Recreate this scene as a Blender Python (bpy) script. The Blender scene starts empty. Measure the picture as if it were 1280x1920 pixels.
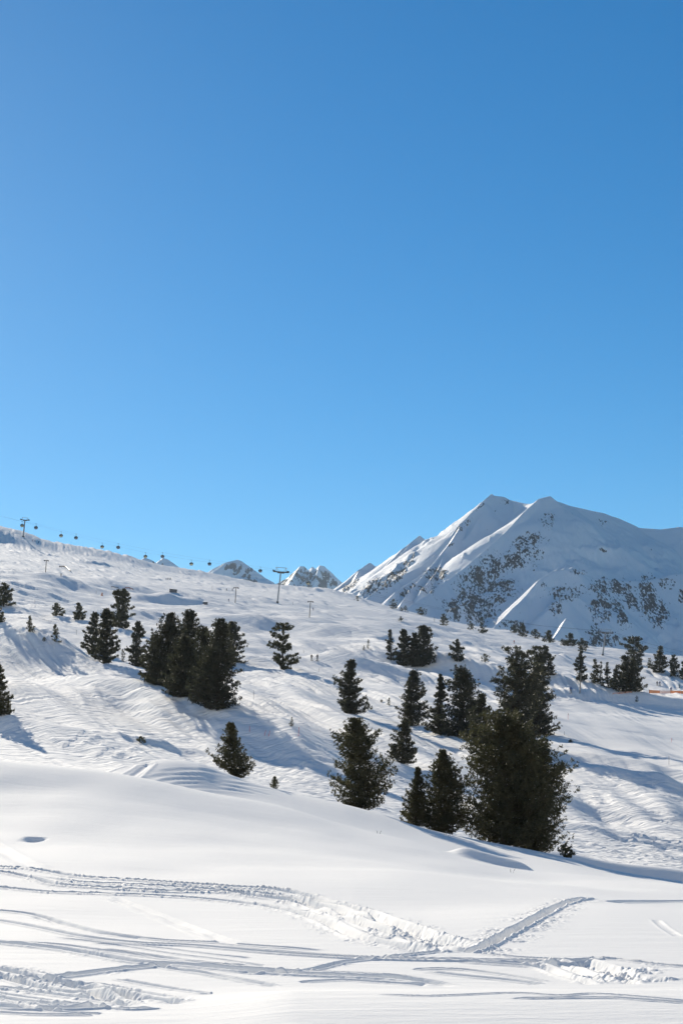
import bpy, math, random
import numpy as np
from mathutils import Vector, Matrix
C = bpy.context.scene.collection
SC = bpy.context.scene
rad = math.radians
DEBUG = False

# ------------------------------------------------------------------ camera
F = 2954.0            # focal length in photograph pixels
HY = 1480.0           # row of the eye-level horizon in the photograph
cam_d = bpy.data.cameras.new('camera')
cam = bpy.data.objects.new('camera', cam_d); C.objects.link(cam)
cam.location = (0, 0, 0); cam.rotation_euler = (rad(90), 0, 0)
cam_d.sensor_fit = 'VERTICAL'; cam_d.sensor_height = 36.0
cam_d.lens = 36.0 * F / 1920.0
cam_d.shift_y = (HY - 960.0) / 1920.0
cam_d.clip_start = 0.1; cam_d.clip_end = 60000.0
SC.camera = cam

# ------------------------------------------------------------------ light
SUN_AZ = -21.0        # degrees from the view axis, negative = left
SUN_EL = 21.0
world = bpy.data.worlds.new("World"); SC.world = world; world.use_nodes = True
wn = world.node_tree.nodes; wl = world.node_tree.links
bg = wn['Background']
sky = wn.new('ShaderNodeTexSky'); sky.sky_type = 'NISHITA'; sky.sun_disc = False
sky.sun_elevation = rad(SUN_EL); sky.sun_rotation = rad(SUN_AZ)
sky.altitude = 2200; sky.air_density = 1.0; sky.dust_density = 0.3; sky.ozone_density = 3.0
hs = wn.new('ShaderNodeHueSaturation'); hs.inputs['Saturation'].default_value = 1.38
tint = wn.new('ShaderNodeMix'); tint.data_type = 'RGBA'; tint.blend_type = 'MULTIPLY'; tint.inputs['Factor'].default_value = 1.0
tint.inputs['B'].default_value = (0.90, 1.07, 0.99, 1)
wl.new(sky.outputs[0], hs.inputs['Color']); wl.new(hs.outputs[0], tint.inputs['A']); wl.new(tint.outputs['Result'], bg.inputs['Color'])
bg.inputs['Strength'].default_value = 0.078
sd = bpy.data.lights.new('sun', 'SUN'); sd.energy = 5.0; sd.angle = rad(0.5); sd.color = (1.0, 0.90, 0.74)
sun = bpy.data.objects.new('sun', sd); C.objects.link(sun)
sdir = Vector((math.sin(rad(SUN_AZ)) * math.cos(rad(SUN_EL)), math.cos(rad(SUN_AZ)) * math.cos(rad(SUN_EL)), math.sin(rad(SUN_EL))))
sun.rotation_euler = sdir.to_track_quat('Z', 'Y').to_euler()
SC.view_settings.view_transform = 'Standard'; SC.view_settings.look = 'None'
SC.view_settings.exposure = 0.50; SC.view_settings.gamma = 1.0

# ------------------------------------------------------------------ helpers
def tag(o, label=None, cat=None, group=None, kind=None):
    if label: o['label'] = label
    if cat: o['category'] = cat
    if group: o['group'] = group
    if kind: o['kind'] = kind
    return o
def empty(name, loc, rz=0):
    o = bpy.data.objects.new(name, None); C.objects.link(o); o.location = loc; o.rotation_euler = (0, 0, rz)
    o.empty_display_size = 0.3
    return o
def mesh_np(name, V, faces, k, smooth=True):
    """V (n,3) float, faces (m,k) int"""
    me = bpy.data.meshes.new(name)
    V = np.asarray(V, dtype=np.float32); faces = np.asarray(faces, dtype=np.int32)
    me.vertices.add(len(V)); me.vertices.foreach_set('co', V.ravel())
    me.loops.add(faces.size); me.loops.foreach_set('vertex_index', faces.ravel())
    me.polygons.add(len(faces)); me.polygons.foreach_set('loop_start', np.arange(0, faces.size, k, dtype=np.int32))
    me.polygons.foreach_set('use_smooth', np.full(len(faces), smooth, dtype=bool))
    me.update(calc_edges=True)
    return me
def link(name, me, mat, parent=None):
    o = bpy.data.objects.new(name, me); C.objects.link(o)
    if mat and not me.materials: me.materials.append(mat)
    if parent: o.parent = parent
    return o
def attr(me, name, vals):
    a = me.attributes.new(name, 'FLOAT', 'POINT'); a.data.foreach_set('value', np.asarray(vals, dtype=np.float32).ravel())
def sstep(a, b, x):
    t = np.clip((x - a) / (b - a), 0, 1); return t * t * (3 - 2 * t)
def perlin(x, y, seed=0):
    xi = np.floor(x).astype(np.int64); yi = np.floor(y).astype(np.int64)
    xf = (x - xi).astype(np.float32); yf = (y - yi).astype(np.float32)
    u = xf * xf * xf * (xf * (xf * 6 - 15) + 10); v = yf * yf * yf * (yf * (yf * 6 - 15) + 10)
    def g(ix, iy, dx, dy):
        h = (ix * 374761393 + iy * 668265263 + seed * 974634777) & 0xffffffff
        h = ((h ^ (h >> 13)) * 1274126177) & 0xffffffff
        h = (h ^ (h >> 16)) & 1023
        a = h.astype(np.float32) * np.float32(2 * math.pi / 1024)
        return np.cos(a) * dx + np.sin(a) * dy
    a = g(xi, yi, xf, yf); b = g(xi + 1, yi, xf - 1, yf)
    c = g(xi, yi + 1, xf, yf - 1); d = g(xi + 1, yi + 1, xf - 1, yf - 1)
    return ((a + u * (b - a)) * (1 - v) + (c + u * (d - c)) * v) * 1.5
def fbm(x, y, octv=4, seed=0, gain=0.5):
    s = 0; a = 1.0
    for i in range(octv):
        s = s + a * perlin(x * 2 ** i, y * 2 ** i, seed + i * 17); a *= gain
    return s
def pchip_slopes(x, y):
    h = np.diff(x); d = np.diff(y, axis=0) / (h[:, None] if y.ndim > 1 else h)
    m = np.zeros_like(y)
    hh = h[:, None] if y.ndim > 1 else h
    w1 = 2 * hh[1:] + hh[:-1]; w2 = hh[1:] + 2 * hh[:-1]
    ok = (d[1:] * d[:-1]) > 0
    with np.errstate(divide='ignore', invalid='ignore'):
        mm = (w1 + w2) / (w1 / d[:-1] + w2 / d[1:])
    m[1:-1] = np.where(ok, mm, 0); m[0] = d[0]; m[-1] = d[-1]
    return m
def pchip(x, y, xq):
    x = np.asarray(x, float); y = np.asarray(y, float); xq = np.clip(xq, x[0], x[-1])
    m = pchip_slopes(x, y)
    i = np.clip(np.searchsorted(x, xq) - 1, 0, len(x) - 2)
    h = x[i + 1] - x[i]; t = (xq - x[i]) / h
    return (y[i] * (1 + 2 * t) * (1 - t) ** 2 + m[i] * h * t * (1 - t) ** 2 + y[i + 1] * t * t * (3 - 2 * t) + m[i + 1] * h * t * t * (t - 1))

# ------------------------------------------------------------------ materials
def new_mat(name):
    m = bpy.data.materials.new(name); m.use_nodes = True
    nt = m.node_tree; b = nt.nodes['Principled BSDF']
    return m, nt, b
def simple(name, col, rough=0.6, metal=0.0, var=0.0, scale=5.0):
    m, nt, b = new_mat(name)
    b.inputs['Roughness'].default_value = rough; b.inputs['Metallic'].default_value = metal
    b.inputs['Base Color'].default_value = (*col, 1)
    if var:
        n = nt.nodes.new('ShaderNodeTexNoise'); n.inputs['Scale'].default_value = scale; n.inputs['Detail'].default_value = 4
        tc = nt.nodes.new('ShaderNodeTexCoord'); nt.links.new(tc.outputs['Object'], n.inputs['Vector'])
        mx = nt.nodes.new('ShaderNodeMix'); mx.data_type = 'RGBA'
        mx.inputs['A'].default_value = (*[c * (1 - var) for c in col], 1); mx.inputs['B'].default_value = (*[min(1, c * (1 + var)) for c in col], 1)
        nt.links.new(n.outputs['Fac'], mx.inputs['Factor']); nt.links.new(mx.outputs['Result'], b.inputs['Base Color'])
    return m
def snow_material(name):
    m, nt, b = new_mat(name)
    N = nt.nodes.new; L = nt.links.new
    b.inputs['Base Color'].default_value = (0.93, 0.92, 0.895, 1)
    b.inputs['Roughness'].default_value = 0.85; b.inputs['Specular IOR Level'].default_value = 0.06
    geo = N('ShaderNodeNewGeometry')
    at = N('ShaderNodeAttribute'); at.attribute_name = 'rough'
    # wind and ski texture, stretched along the fall line
    mp = N('ShaderNodeMapping'); mp.inputs['Rotation'].default_value = (0, 0, rad(50)); mp.inputs['Scale'].default_value = (0.14, 1.5, 1)
    L(geo.outputs['Position'], mp.inputs['Vector'])
    n1 = N('ShaderNodeTexNoise'); n1.inputs['Scale'].default_value = 0.35; n1.inputs['Detail'].default_value = 4; n1.inputs['Roughness'].default_value = 0.65
    L(mp.outputs[0], n1.inputs['Vector'])
    n2 = N('ShaderNodeTexNoise'); n2.inputs['Scale'].default_value = 40.0; n2.inputs['Detail'].default_value = 2
    L(geo.outputs['Position'], n2.inputs['Vector'])
    b1 = N('ShaderNodeBump'); b1.inputs['Distance'].default_value = 0.6
    mp3 = N('ShaderNodeMapping'); mp3.inputs['Rotation'].default_value = (0, 0, rad(-20)); mp3.inputs['Scale'].default_value = (0.5, 2.0, 1); L(geo.outputs['Position'], mp3.inputs['Vector'])
    n3 = N('ShaderNodeTexNoise'); n3.inputs['Scale'].default_value = 1.6; n3.inputs['Detail'].default_value = 6; n3.inputs['Roughness'].default_value = 0.72; L(mp3.outputs[0], n3.inputs['Vector'])
    b3 = N('ShaderNodeBump'); b3.inputs['Distance'].default_value = 0.022; L(n3.outputs['Fac'], b3.inputs['Height']); L(b3.outputs[0], b1.inputs['Normal'])
    L(n1.outputs['Fac'], b1.inputs['Height']); L(at.outputs['Fac'], b1.inputs['Strength'])
    b2 = N('ShaderNodeBump'); b2.inputs['Distance'].default_value = 0.005; b2.inputs['Strength'].default_value = 0.5
    L(n2.outputs['Fac'], b2.inputs['Height']); L(b1.outputs[0], b2.inputs['Normal']); L(b2.outputs[0], b.inputs['Normal'])
    return m
M_snow = snow_material('snow')

# ------------------------------------------------------------------ terrain of the ski hill
# every row of the table is one level of the hill, from the camera outwards; each entry is
# (column, distance in metres, sight line row); the height there is (HY-row)*distance/F
def Z(py, Y): return (HY - py) * Y / F
def rowp(Y, z): return HY - z * F / Y
KX = [0, 200, 400, 520, 640, 800, 900, 980, 1120, 1280]
flat = lambda Y, py: [(k, Y, py) for k in KX]
LEV = [
 flat(1.0, rowp(1, -1.65)), flat(6, rowp(6, -1.64)), flat(11, 1920), flat(14, 1848), flat(20, 1742),
 [(0, 30, 1634), (200, 29.5, 1642), (400, 29, 1652), (640, 29, 1655), (960, 30, 1665), (1280, 30, 1690)],
 [(0, 41, 1562), (200, 41, 1570), (400, 41, 1582), (640, 40, 1605), (800, 39, 1630), (960, 38, 1651), (1280, 38, 1672)],
 [(0, 50, 1488), (200, 50, 1500), (400, 50, 1528), (640, 48, 1578), (800, 45, 1610), (960, 43, 1641), (1280, 42, 1664)],
 [(0, 58, 1426), (200, 58, 1447), (400, 57, 1487), (520, 56, 1508), (640, 54, 1545), (800, 51, 1588), (900, 49, 1618), (980, 48, 1634), (1120, 47, 1648), (1280, 48, 1660)],
 [(0, 64, 1432), (200, 64, 1456), (400, 64, 1497), (520, 63, 1518), (640, 62, 1553), (800, 60, 1594), (900, 58, 1624), (980, 56, 1640), (1120, 54, 1652), (1280, 54, 1664)],
 [(0, 72, 1440), (170, 72, 1452), (230, 72, 1437), (310, 72, 1424), (370, 72, 1430), (420, 73, 1448), (470, 74, 1466), (560, 75, 1490), (640, 75, 1507), (700, 76, 1523), (800, 77, 1556), (860, 77, 1570), (960, 78, 1590), (1060, 78, 1609), (1150, 77, 1632), (1280, 75, 1653)],
 [(0, 84, 1442), (200, 84, 1450), (310, 84, 1450), (400, 84, 1458), (560, 86, 1503), (700, 86, 1532), (860, 87, 1580), (960, 88, 1600), (1060, 88, 1618), (1150, 86, 1640), (1280, 84, 1662)],
 [(0, 94, 1428), (320, 95, 1448), (640, 96, 1492), (960, 98, 1562), (1280, 95, 1620)],
 [(0, 106, 1390), (320, 108, 1415), (640, 112, 1445), (960, 112, 1515), (1280, 108, 1570)],
 [(0, 125, 1340), (320, 130, 1365), (640, 135, 1395), (960, 135, 1445), (1280, 128, 1490)],
 [(0, 160, 1280), (320, 165, 1305), (640, 170, 1330), (960, 170, 1375), (1280, 170, 1405)],
 [(0, 215, 1215), (320, 225, 1235), (640, 235, 1262), (960, 240, 1303), (1280, 240, 1332)],
 [(0, 300, 1150), (320, 315, 1175), (640, 330, 1200), (960, 340, 1245), (1280, 340, 1286)],
 [(0, 420, 1098), (320, 440, 1130), (640, 460, 1162), (960, 460, 1210), (1280, 450, 1256)],
 [(0, 600, 1050), (320, 640, 1092), (640, 660, 1130), (960, 590, 1190), (1280, 550, 1243)],
 [(0, 1000, 1003), (40, 1000, 1008), (85, 990, 1018), (150, 980, 1027), (220, 970, 1040), (300, 960, 1061), (390, 950, 1076), (450, 940, 1088), (500, 930, 1097), (560, 920, 1101), (620, 900, 1107), (660, 880, 1117), (700, 850, 1130), (780, 800, 1151), (850, 770, 1168), (920, 740, 1180), (980, 720, 1189), (1040, 700, 1202), (1100, 690, 1214), (1140, 680, 1216), (1200, 670, 1224), (1280, 650, 1232)],
]
# the far levels of the table were first paced out too short: stretch their distances
_a = [0, 79, 84, 94, 106, 125, 160, 215, 300, 420, 600, 1000]; _b = [0, 79, 100, 130, 160, 200, 280, 400, 570, 800, 1150, 1750]
LEV = LEV[:11] + [[(k, float(np.interp(Y, _a, _b)), p) for k, Y, p in lev] for lev in LEV[11:]]
cols = np.concatenate([np.linspace(-7000, -900, 40), np.linspace(-880, -60, 75), np.arange(-50, 1331, 1.45), np.linspace(1345, 2200, 75), np.linspace(2230, 8300, 40)])
rows = np.concatenate([np.linspace(1, 10.7, 30), 1 / np.linspace(1 / 11, 1 / 60, 1000), np.linspace(60.2, 100, 190), np.exp(np.linspace(np.log(100.4), np.log(1760), 860)), np.linspace(1780, 2600, 40)])
def ext(px):   # columns far outside the frame keep their trend for a while and then level out
    return np.where(px < 0, -500 * np.tanh(-px / 500 / 1.0 * 1.0), np.where(px > 1280, 1280 + 500 * np.tanh((px - 1280) / 500), px))
def level_arrays(lev):
    k = np.array([e[0] for e in lev], float); Y = np.array([e[1] for e in lev], float); p = np.array([e[2] for e in lev], float)
    # extend the table 500 px each side, half the edge trend
    def ends(a, w=1.0):
        sl = (a[1] - a[0]) / (k[1] - k[0]) if abs(a[1] - a[0]) < 60 else 0; sr = (a[-1] - a[-2]) / (k[-1] - k[-2])
        return np.concatenate([[a[0] - 500 * np.clip(sl, -.12, .12) * w], a, [a[-1] + 500 * np.clip(sr, -.12, .12) * w]])
    kk = np.concatenate([[-500], k, [1780]])
    e = ext(cols)
    Yc = np.concatenate([[Y[0]], Y, [Y[-1]]])
    return pchip(kk, Yc, e), pchip(kk, ends(p), e)
KY = []; KZ = []
for lev in LEV:
    y, p = level_arrays(lev); KY.append(y); KZ.append(Z(p, y))
ytop, ztop = KY[-1], KZ[-1]
KY.insert(-1, KY[-2] + .8 * (ytop - KY[-2])); KZ.insert(-1, KZ[-2] + .76 * (ztop - KZ[-2]))
KY.append(ytop + 60); KZ.append(ztop - 4)
KY.append(ytop + 250); KZ.append(ztop - 45)
KY.append(np.full_like(ytop, 2600)); KZ.append(np.full_like(ytop, 40.0))
KY = np.array(KY); KZ = np.array(KZ)
G = np.zeros((len(rows), len(cols)))
for j in range(len(cols)):
    G[:, j] = pchip(KY[:, j], KZ[:, j], rows)
PX = np.broadcast_to(cols[None, :], G.shape); YY = np.broadcast_to(rows[:, None], G.shape)
XX = (PX - 640) / F * YY

HB = [None]
def hit(px, py, ymin=0.0, ymax=1e9):
    """first point of the hill on the sight line through (px, py)"""
    G = HB[0] if HB[0] is not None else globals()['G']
    j = np.searchsorted(cols, px) - 1; t = (px - cols[j]) / (cols[j + 1] - cols[j])
    z = G[:, j] * (1 - t) + G[:, j + 1] * t
    p = HY - z * F / rows
    ok = (p <= py) & (rows >= ymin) & (rows <= ymax)
    i = int(np.argmax(ok)) if ok.any() else int(np.argmin(np.where((rows >= ymin) & (rows <= ymax), p, 1e9)))
    if i > 0 and p[i - 1] > py and rows[i] > ymin:
        s = min(1.0, (p[i - 1] - py) / max(1e-9, p[i - 1] - p[i])); Y = rows[i - 1] + s * (rows[i] - rows[i - 1])
    else: Y = rows[i]
    zz = np.interp(Y, rows, z)
    return Vector(((px - 640) / F * Y, Y, zz))
def ground(x, Y):
    px = 640 + F * x / Y
    j = int(np.clip(np.searchsorted(cols, px) - 1, 0, len(cols) - 2)); t = (px - cols[j]) / (cols[j + 1] - cols[j])
    return float(np.interp(Y, rows, G[:, j]) * (1 - t) + np.interp(Y, rows, G[:, j + 1]) * t)
def window(x0, x1, y0, y1):
    """row and column slices covering a world box"""
    r0, r1 = np.searchsorted(rows, [y0, y1]); r0 = max(r0 - 1, 0); r1 = min(r1 + 1, len(rows))
    us = [x / y for x in (x0, x1) for y in (max(y0, 1), y1)]
    c0, c1 = np.searchsorted(cols, [640 + F * min(us), 640 + F * max(us)]); c0 = max(c0 - 1, 0); c1 = min(c1 + 1, len(cols))
    return slice(r0, r1), slice(c0, c1)
def polydist(P, pad, fn):
    """for a world polyline P [(x,y[,w])]: calls fn(slices, signed distance, along, weight) per box"""
    P = np.array(P, float)
    rs, cs = window(P[:, 0].min() - pad, P[:, 0].max() + pad, P[:, 1].min() - pad, P[:, 1].max() + pad)
    x = XX[rs, cs]; y = YY[rs, cs]
    best = np.full(x.shape, 1e9); sg = np.zeros_like(best); al = np.zeros_like(best); tt = np.zeros_like(best)
    acc = 0.0; n = len(P) - 1
    for k in range(n):
        a = P[k]; b = P[k + 1]; dx, dy = b[0] - a[0], b[1] - a[1]; L2 = dx * dx + dy * dy + 1e-9; L = math.sqrt(L2)
        t = np.clip(((x - a[0]) * dx + (y - a[1]) * dy) / L2, 0, 1)
        ex = x - a[0] - t * dx; ey = y - a[1] - t * dy
        d = np.sqrt(ex * ex + ey * ey); s = np.sign(dx * ey - dy * ex)     # + = left of travel
        m = d < best
        best[m] = d[m]; sg[m] = s[m]; al[m] = acc + t[m] * L; tt[m] = (k + t[m]) / n
        acc += L
    fn((rs, cs), best * sg, al, tt, acc)
def smooth_pts(pts, n=6):
    """Catmull-Rom through 2-D points"""
    P = [pts[0]] + list(pts) + [pts[-1]]; out = []
    for i in range(1, len(P) - 2):
        p0, p1, p2, p3 = [np.array(P[j], float) for j in (i - 1, i, i + 1, i + 2)]
        for k in range(n):
            t = k / n
            out.append(0.5 * (2 * p1 + (p2 - p0) * t + (2 * p0 - 5 * p1 + 4 * p2 - p3) * t * t + (3 * p1 - p0 - 3 * p2 + p3) * t ** 3))
    out.append(np.array(pts[-1], float)); return out
def to_world(pts, ymin=0, ymax=1e9, n=6):
    return [(v.x, v.y) for v in (hit(p[0], p[1], 10.6 if (ymin == 13.2 and p[0] < 350) else ymin, ymax) for p in smooth_pts(pts, n))]
def ridge(pts, h, wf, wb, ymin=0, ymax=1e9, taper=0.15):
    """bank along a line: steep on the near side (wf), gentle behind (wb)"""
    Wc = []
    for p in pts:
        q = p[1]
        for _ in range(3): v = hit(p[0], q, ymin, ymax); q = p[1] + h * F / v.y
        v = hit(p[0], q, ymin, ymax); Wc.append((v.x, v.y))
    W = smooth_pts(Wc, 6)
    if W[0][0] > W[-1][0]: W = W[::-1]
    def fn(sl, d, al, tt, L):
        prof = np.where(d > 0, np.exp(-(d / wb) ** 2), np.exp(-(d / wf) ** 2))
        end = sstep(0, taper, tt) * sstep(0, taper, 1 - tt)
        G[sl] += h * prof * end
    polydist(W, 3 * max(wf, wb), fn)

# broad undulation of the hill
und = fbm((XX * .9 - YY * .35) / 70 + 3.1, (YY * .9 + XX * .45) / 62 + 1.7, 3, 5)
G += und * 1.5 * sstep(125, 240, YY) * (1 - sstep(800, 1200, YY)) * np.clip(YY / 450, 0.6, 1.5)
und2 = perlin(XX / 170 + 8.3, YY / 210 + 2.2, 11)
G += und2 * 4.5 * sstep(320, 700, YY) * (1 - sstep(850, 1250, YY))
# near mound at the foot of the picture
mx = 15 * 0
mcrest = pchip([-400, 0, 200, 330, 440, 560, 800, 1280, 1700], [1990, 1960, 1925, 1888, 1868, 1853, 1852, 1851, 1850], np.clip(cols, -400, 1700))
mz = Z(mcrest, 12.2) - Z(rowp(12.2, -1.645), 12.2)
mz = np.logaddexp(0, mz * 40) / 40
G += mz[None, :] * np.exp(-((YY - 12.2) / np.where(YY > 12.2, 0.9, 2.2)) ** 2)
# soft swells of the powder in front
G += 0.10 * fbm(XX / 5.0, YY / 9.0, 2, 31) * sstep(15, 24, YY) * (1 - sstep(52, 60, YY))
# banks, kickers and ledges on the hill
def mound(px, py, rx, h, wf, wb, tilt=0.0, ymin=105, p=4):
    """bank of half-length rx whose crest shows at (px, py); steep towards the viewer, gentle behind"""
    q = py
    for _ in range(4): v = hit(px, q, ymin); q = py + h * F / v.y
    v = hit(px, q, ymin); e = rx * abs(tilt) + 3 * max(wf, wb)
    rs, cs = window(v.x - rx * 1.6, v.x + rx * 1.6, v.y - e, v.y + e)
    x = XX[rs, cs] - v.x; y = YY[rs, cs] - v.y - tilt * x
    G[rs, cs] += h * np.exp(-np.abs(x / rx) ** p) * np.where(y > 0, np.exp(-(y / wb) ** 2), np.exp(-(y / wf) ** 2))
mound(-25, 985, 62, 10, 26, 90, -1.1, 900)
mound(112, 1080, 22, 2.6, 12, 20, -0.3, 380, 2)
mound(182, 1053, 16, 3, 9, 20, 0, 380, 2)
mound(322, 1117, 22, 3.6, 11, 26, -0.2, 380, 3)
mound(395, 1108, 20, 1.2, 9, 22, -0.5, 380, 2)
mound(250, 1100, 40, 1.2, 10, 26, -0.6, 380, 2)
mound(900, 1240, 36, 5.5, 10, 40, -0.9, 290)
mound(700, 1242, 26, 3, 9, 30, -0.9, 290)
mound(1180, 1300, 45, 2.2, 5, 24, 0.0, 290)
mound(560, 1170, 40, 4, 14, 40, -1.0, 290)
mound(820, 1172, 30, 2.5, 8, 30, -1.0, 290, 2)
mound(-40, 1190, 24, 7.0, 26, 40, -0.8, 105)  # added bank, its steep near face puts shade on the left slope
mound(60, 1285, 13, 2.6, 15, 26, -1.0, 105)  # lower bank added to carry that self-shade nearer
mound(120, 1208, 34, 3.0, 12, 26, -1.3, 105)
mound(300, 1300, 26, 3.4, 11, 26, -1.6, 105)
mound(420, 1345, 14, 1.5, 7, 16, -1.5, 105)
mound(40, 1352, 13, 1.2, 4, 14, -1.0, 105)
mound(180, 1396, 10, 0.7, 4, 10, -1.2, 105)
mound(288, 1384, 6, 0.9, 2.2, 7, 0, 105, 2)
mound(745, 1428, 10, 0.9, 4, 12, -1.0, 105)
mound(640, 1370, 12, 1.2, 5, 14, -1.2, 105)
mound(1120, 1418, 14, 1.5, 5, 14, -1.2, 105)
mound(1230, 1452, 12, 1.2, 5, 14, -1.0, 105)
mound(1180, 1560, 12, 0.7, 3, 9, -0.5, 105)
mound(1090, 1500, 9, 0.7, 3, 9, -0.9, 105)
mound(1190, 1622, 7.0, 0.9, 1.6, 7, -0.35, 101, 6)
# drifted lip with a dark pocket below it, right of the dune
mound(925, 1606, 1.25, 0.42, 0.7, 3.0, -0.35, 51, 6)
# wind hollow at the left
def hollow(px, py, wx, wy, dep):
    v = hit(px, py, 15, 60); rs, cs = window(v.x - 3, v.x + 3, v.y - 6, v.y + 6)
    ex = (XX[rs, cs] - v.x) / wx; ey = (YY[rs, cs] - v.y) / wy
    G[rs, cs] -= dep * np.exp(-ex ** 4) * np.where(ey < 0, np.exp(-(ey / 1.0) ** 2), np.exp(-(ey / 0.18) ** 2))
hollow(68, 1571, 0.24, 0.75, 0.16)

# rough texture of the skied slope
HB[0] = G.copy()
al_ = XX * 0.50 - YY * 0.87; ac_ = XX * 0.87 + YY * 0.50
wv = fbm(XX / 40, YY / 60, 2, 71) * 1.5
m1 = sstep(-0.25, 0.35, perlin(XX / 22 + 5, YY / 34, 91)); far = np.clip(YY / 160, 0.8, 5)
piste = sstep(1000, 1080, PX) * sstep(1310, 1335, HY - G * F / YY) * (1 - sstep(1420, 1470, HY - G * F / YY))
skied = sstep(101, 125, YY) * (1 - 0.8 * piste)
US = XX / far; VS = np.where(YY > 128, 160 * np.log(YY / 128) + 160, YY / 0.8)     # coordinates whose unit grows with distance, as the mesh does
w1 = wv * 0.5
kk = 4.5 - 2.6 * sstep(300, 900, YY); c1 = VS + kk * US + w1; c2 = VS + 1.6 * US + w1
ms = (1 - m1) * sstep(150, 260, YY)
tex = perlin(US / 13, c1 / 3.4, 101) * ms + perlin(US / 13 + 4, c2 / 3.2, 103) * (1 - ms)
tex2 = np.abs(perlin(US / 9 + 9, c1 / 2.6, 111) * ms + perlin(US / 9 + 1, c2 / 2.5, 112) * (1 - ms)) * 1.5
tex3 = perlin(US / 7, c1 / 1.3, 121) * ms + perlin(US / 6 + 5, c2 / 1.25, 122) * (1 - ms)
tex4 = perlin(US / 3.0, (VS + 2.6 * US + w1) / 0.85, 151) + perlin(US / 3.4 + 2, (VS - 0.6 * US - w1) / 0.9, 152) * sstep(0, .5, perlin(XX / 25, YY / 40, 153))
chunk = perlin(US / 0.7, VS / 2.4, 113) * sstep(0.1, 0.55, perlin(XX / 28, YY / 45, 117))
band = fbm(US / 11 + 2.2, (VS + 5.2 * US) / 34, 2, 131) + 0.5 * perlin(US / 6, (VS + 4.2 * US) / 15, 133)
G += sstep(110, 190, YY) * (1 - sstep(350, 1100, YY)) * (1 - .5 * piste) * far ** 0.7 * 0.62 * band
amt = 0.55 + 0.75 * sstep(-.3, .4, perlin(XX / 40 + 3, YY / 55, 141))
G += skied * amt * far ** 0.7 * (0.22 * tex + 0.18 * tex2 + 0.10 * tex3 + 0.04 * tex4) * (0.55 + 0.75 * sstep(140, 360, YY))
ROUGH = 0.03 + 0.95 * skied

CL = np.zeros_like(G)
def groove(pts, w=0.10, dep=0.06, berm=0.02, ymin=13.2, ymax=60, clod=0.0, cw=2.2, wob=0.04, world_pts=None):
    W = world_pts or to_world(pts, ymin, ymax)
    ym = np.mean([q[1] for q in W]); w = max(w, ym * ym * 1.3e-4 if ym < 60 else 0.0036 * ym if ym > 100 else 0)
    def fn(sl, d, al, tt, L):
        d = d + wob * perlin(al / max(1.3, 9 * w), al * 0 + w * 77, 7)
        end = sstep(0, 0.10, tt) * sstep(0, 0.10, 1 - tt)
        q = np.abs(d) / w
        varz = 0.75 + 0.35 * perlin(al / max(0.9, 12 * w), al * 0, int(w * 1000) % 50)
        g = -dep * varz * np.exp(-q ** 3) + berm * np.exp(-((q - 1.5) / 0.45) ** 2)
        if clod:
            x = XX[sl]; y = YY[sl]
            nz = np.abs(perlin(x / 0.11, y / 0.15, 201)) * 0.6 + np.abs(perlin(x / 0.05, y / 0.08, 203)) * 0.4
            band = np.exp(-((q - 1.6) / cw) ** 2) * (q > 0.75)
            g = g + clod * 0.42 * (nz - 0.22) * np.exp(-(q / 1.1) ** 4)
            pt = sstep(-0.1, 0.5, perlin(x / 0.5, y / 0.6, 207) + 0.25)
            CL[sl] = np.maximum(CL[sl], 0.21 * clod * band * pt * sstep(0.12, 0.6, nz) * end)
        G[sl] += g * end
        if clod: ROUGH[sl] = np.maximum(ROUGH[sl], 0.0)
    polydist(W, w * 8 + 0.3, fn)
T = groove
# trampled path that crosses the whole foreground
T([(-60, 1625), (0, 1627), (60, 1630), (145, 1645), (250, 1651), (400, 1662), (500, 1668), (560, 1678), (610, 1692), (690, 1713), (750, 1735), (830, 1762), (895, 1779)], .10, .15, .04, clod=.10)
T([(-60, 1632), (0, 1636), (60, 1647), (110, 1660), (200, 1666), (300, 1672), (423, 1674), (478, 1682), (568, 1696), (650, 1724), (732, 1751), (830, 1780), (880, 1784)], .10, .15, .04, clod=.11)
T([(60, 1640), (140, 1654), (240, 1659), (380, 1667), (480, 1675), (560, 1688), (640, 1710), (720, 1735), (800, 1762), (860, 1780)], .09, .14, .03, clod=.11)
T([(-60, 1662), (0, 1665), (100, 1674), (200, 1677), (300, 1681), (400, 1688), (529, 1706), (619, 1732), (673, 1759), (752, 1776), (800, 1785)], .10, .16, .03, clod=.07)
# furrow that turns back uphill to the right
T([(870, 1786), (895, 1782), (930, 1765), (980, 1736), (1030, 1709), (1070, 1691), (1108, 1683)], .07, .13, .03, clod=.12, cw=4.0, wob=.02)
T([(1146, 1692), (1200, 1691), (1330, 1690)], .08, .08, .02)
T([(1228, 1724), (1246, 1740), (1272, 1756)], .05, .012, .004, wob=0)
# single ski tracks
T([(-30, 1570), (0, 1590), (30, 1608), (75, 1627)], .07, .035, .012, wob=.01)
T([(-30, 1578), (0, 1597), (26, 1612), (64, 1629)], .05, .025, .01, wob=.01)
T([(212, 1682), (300, 1716), (400, 1755), (452, 1770)], .07, .045, .01, wob=.01)
T([(205, 1685), (290, 1719), (388, 1758), (436, 1771)], .06, .04, .01, wob=.01)
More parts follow.
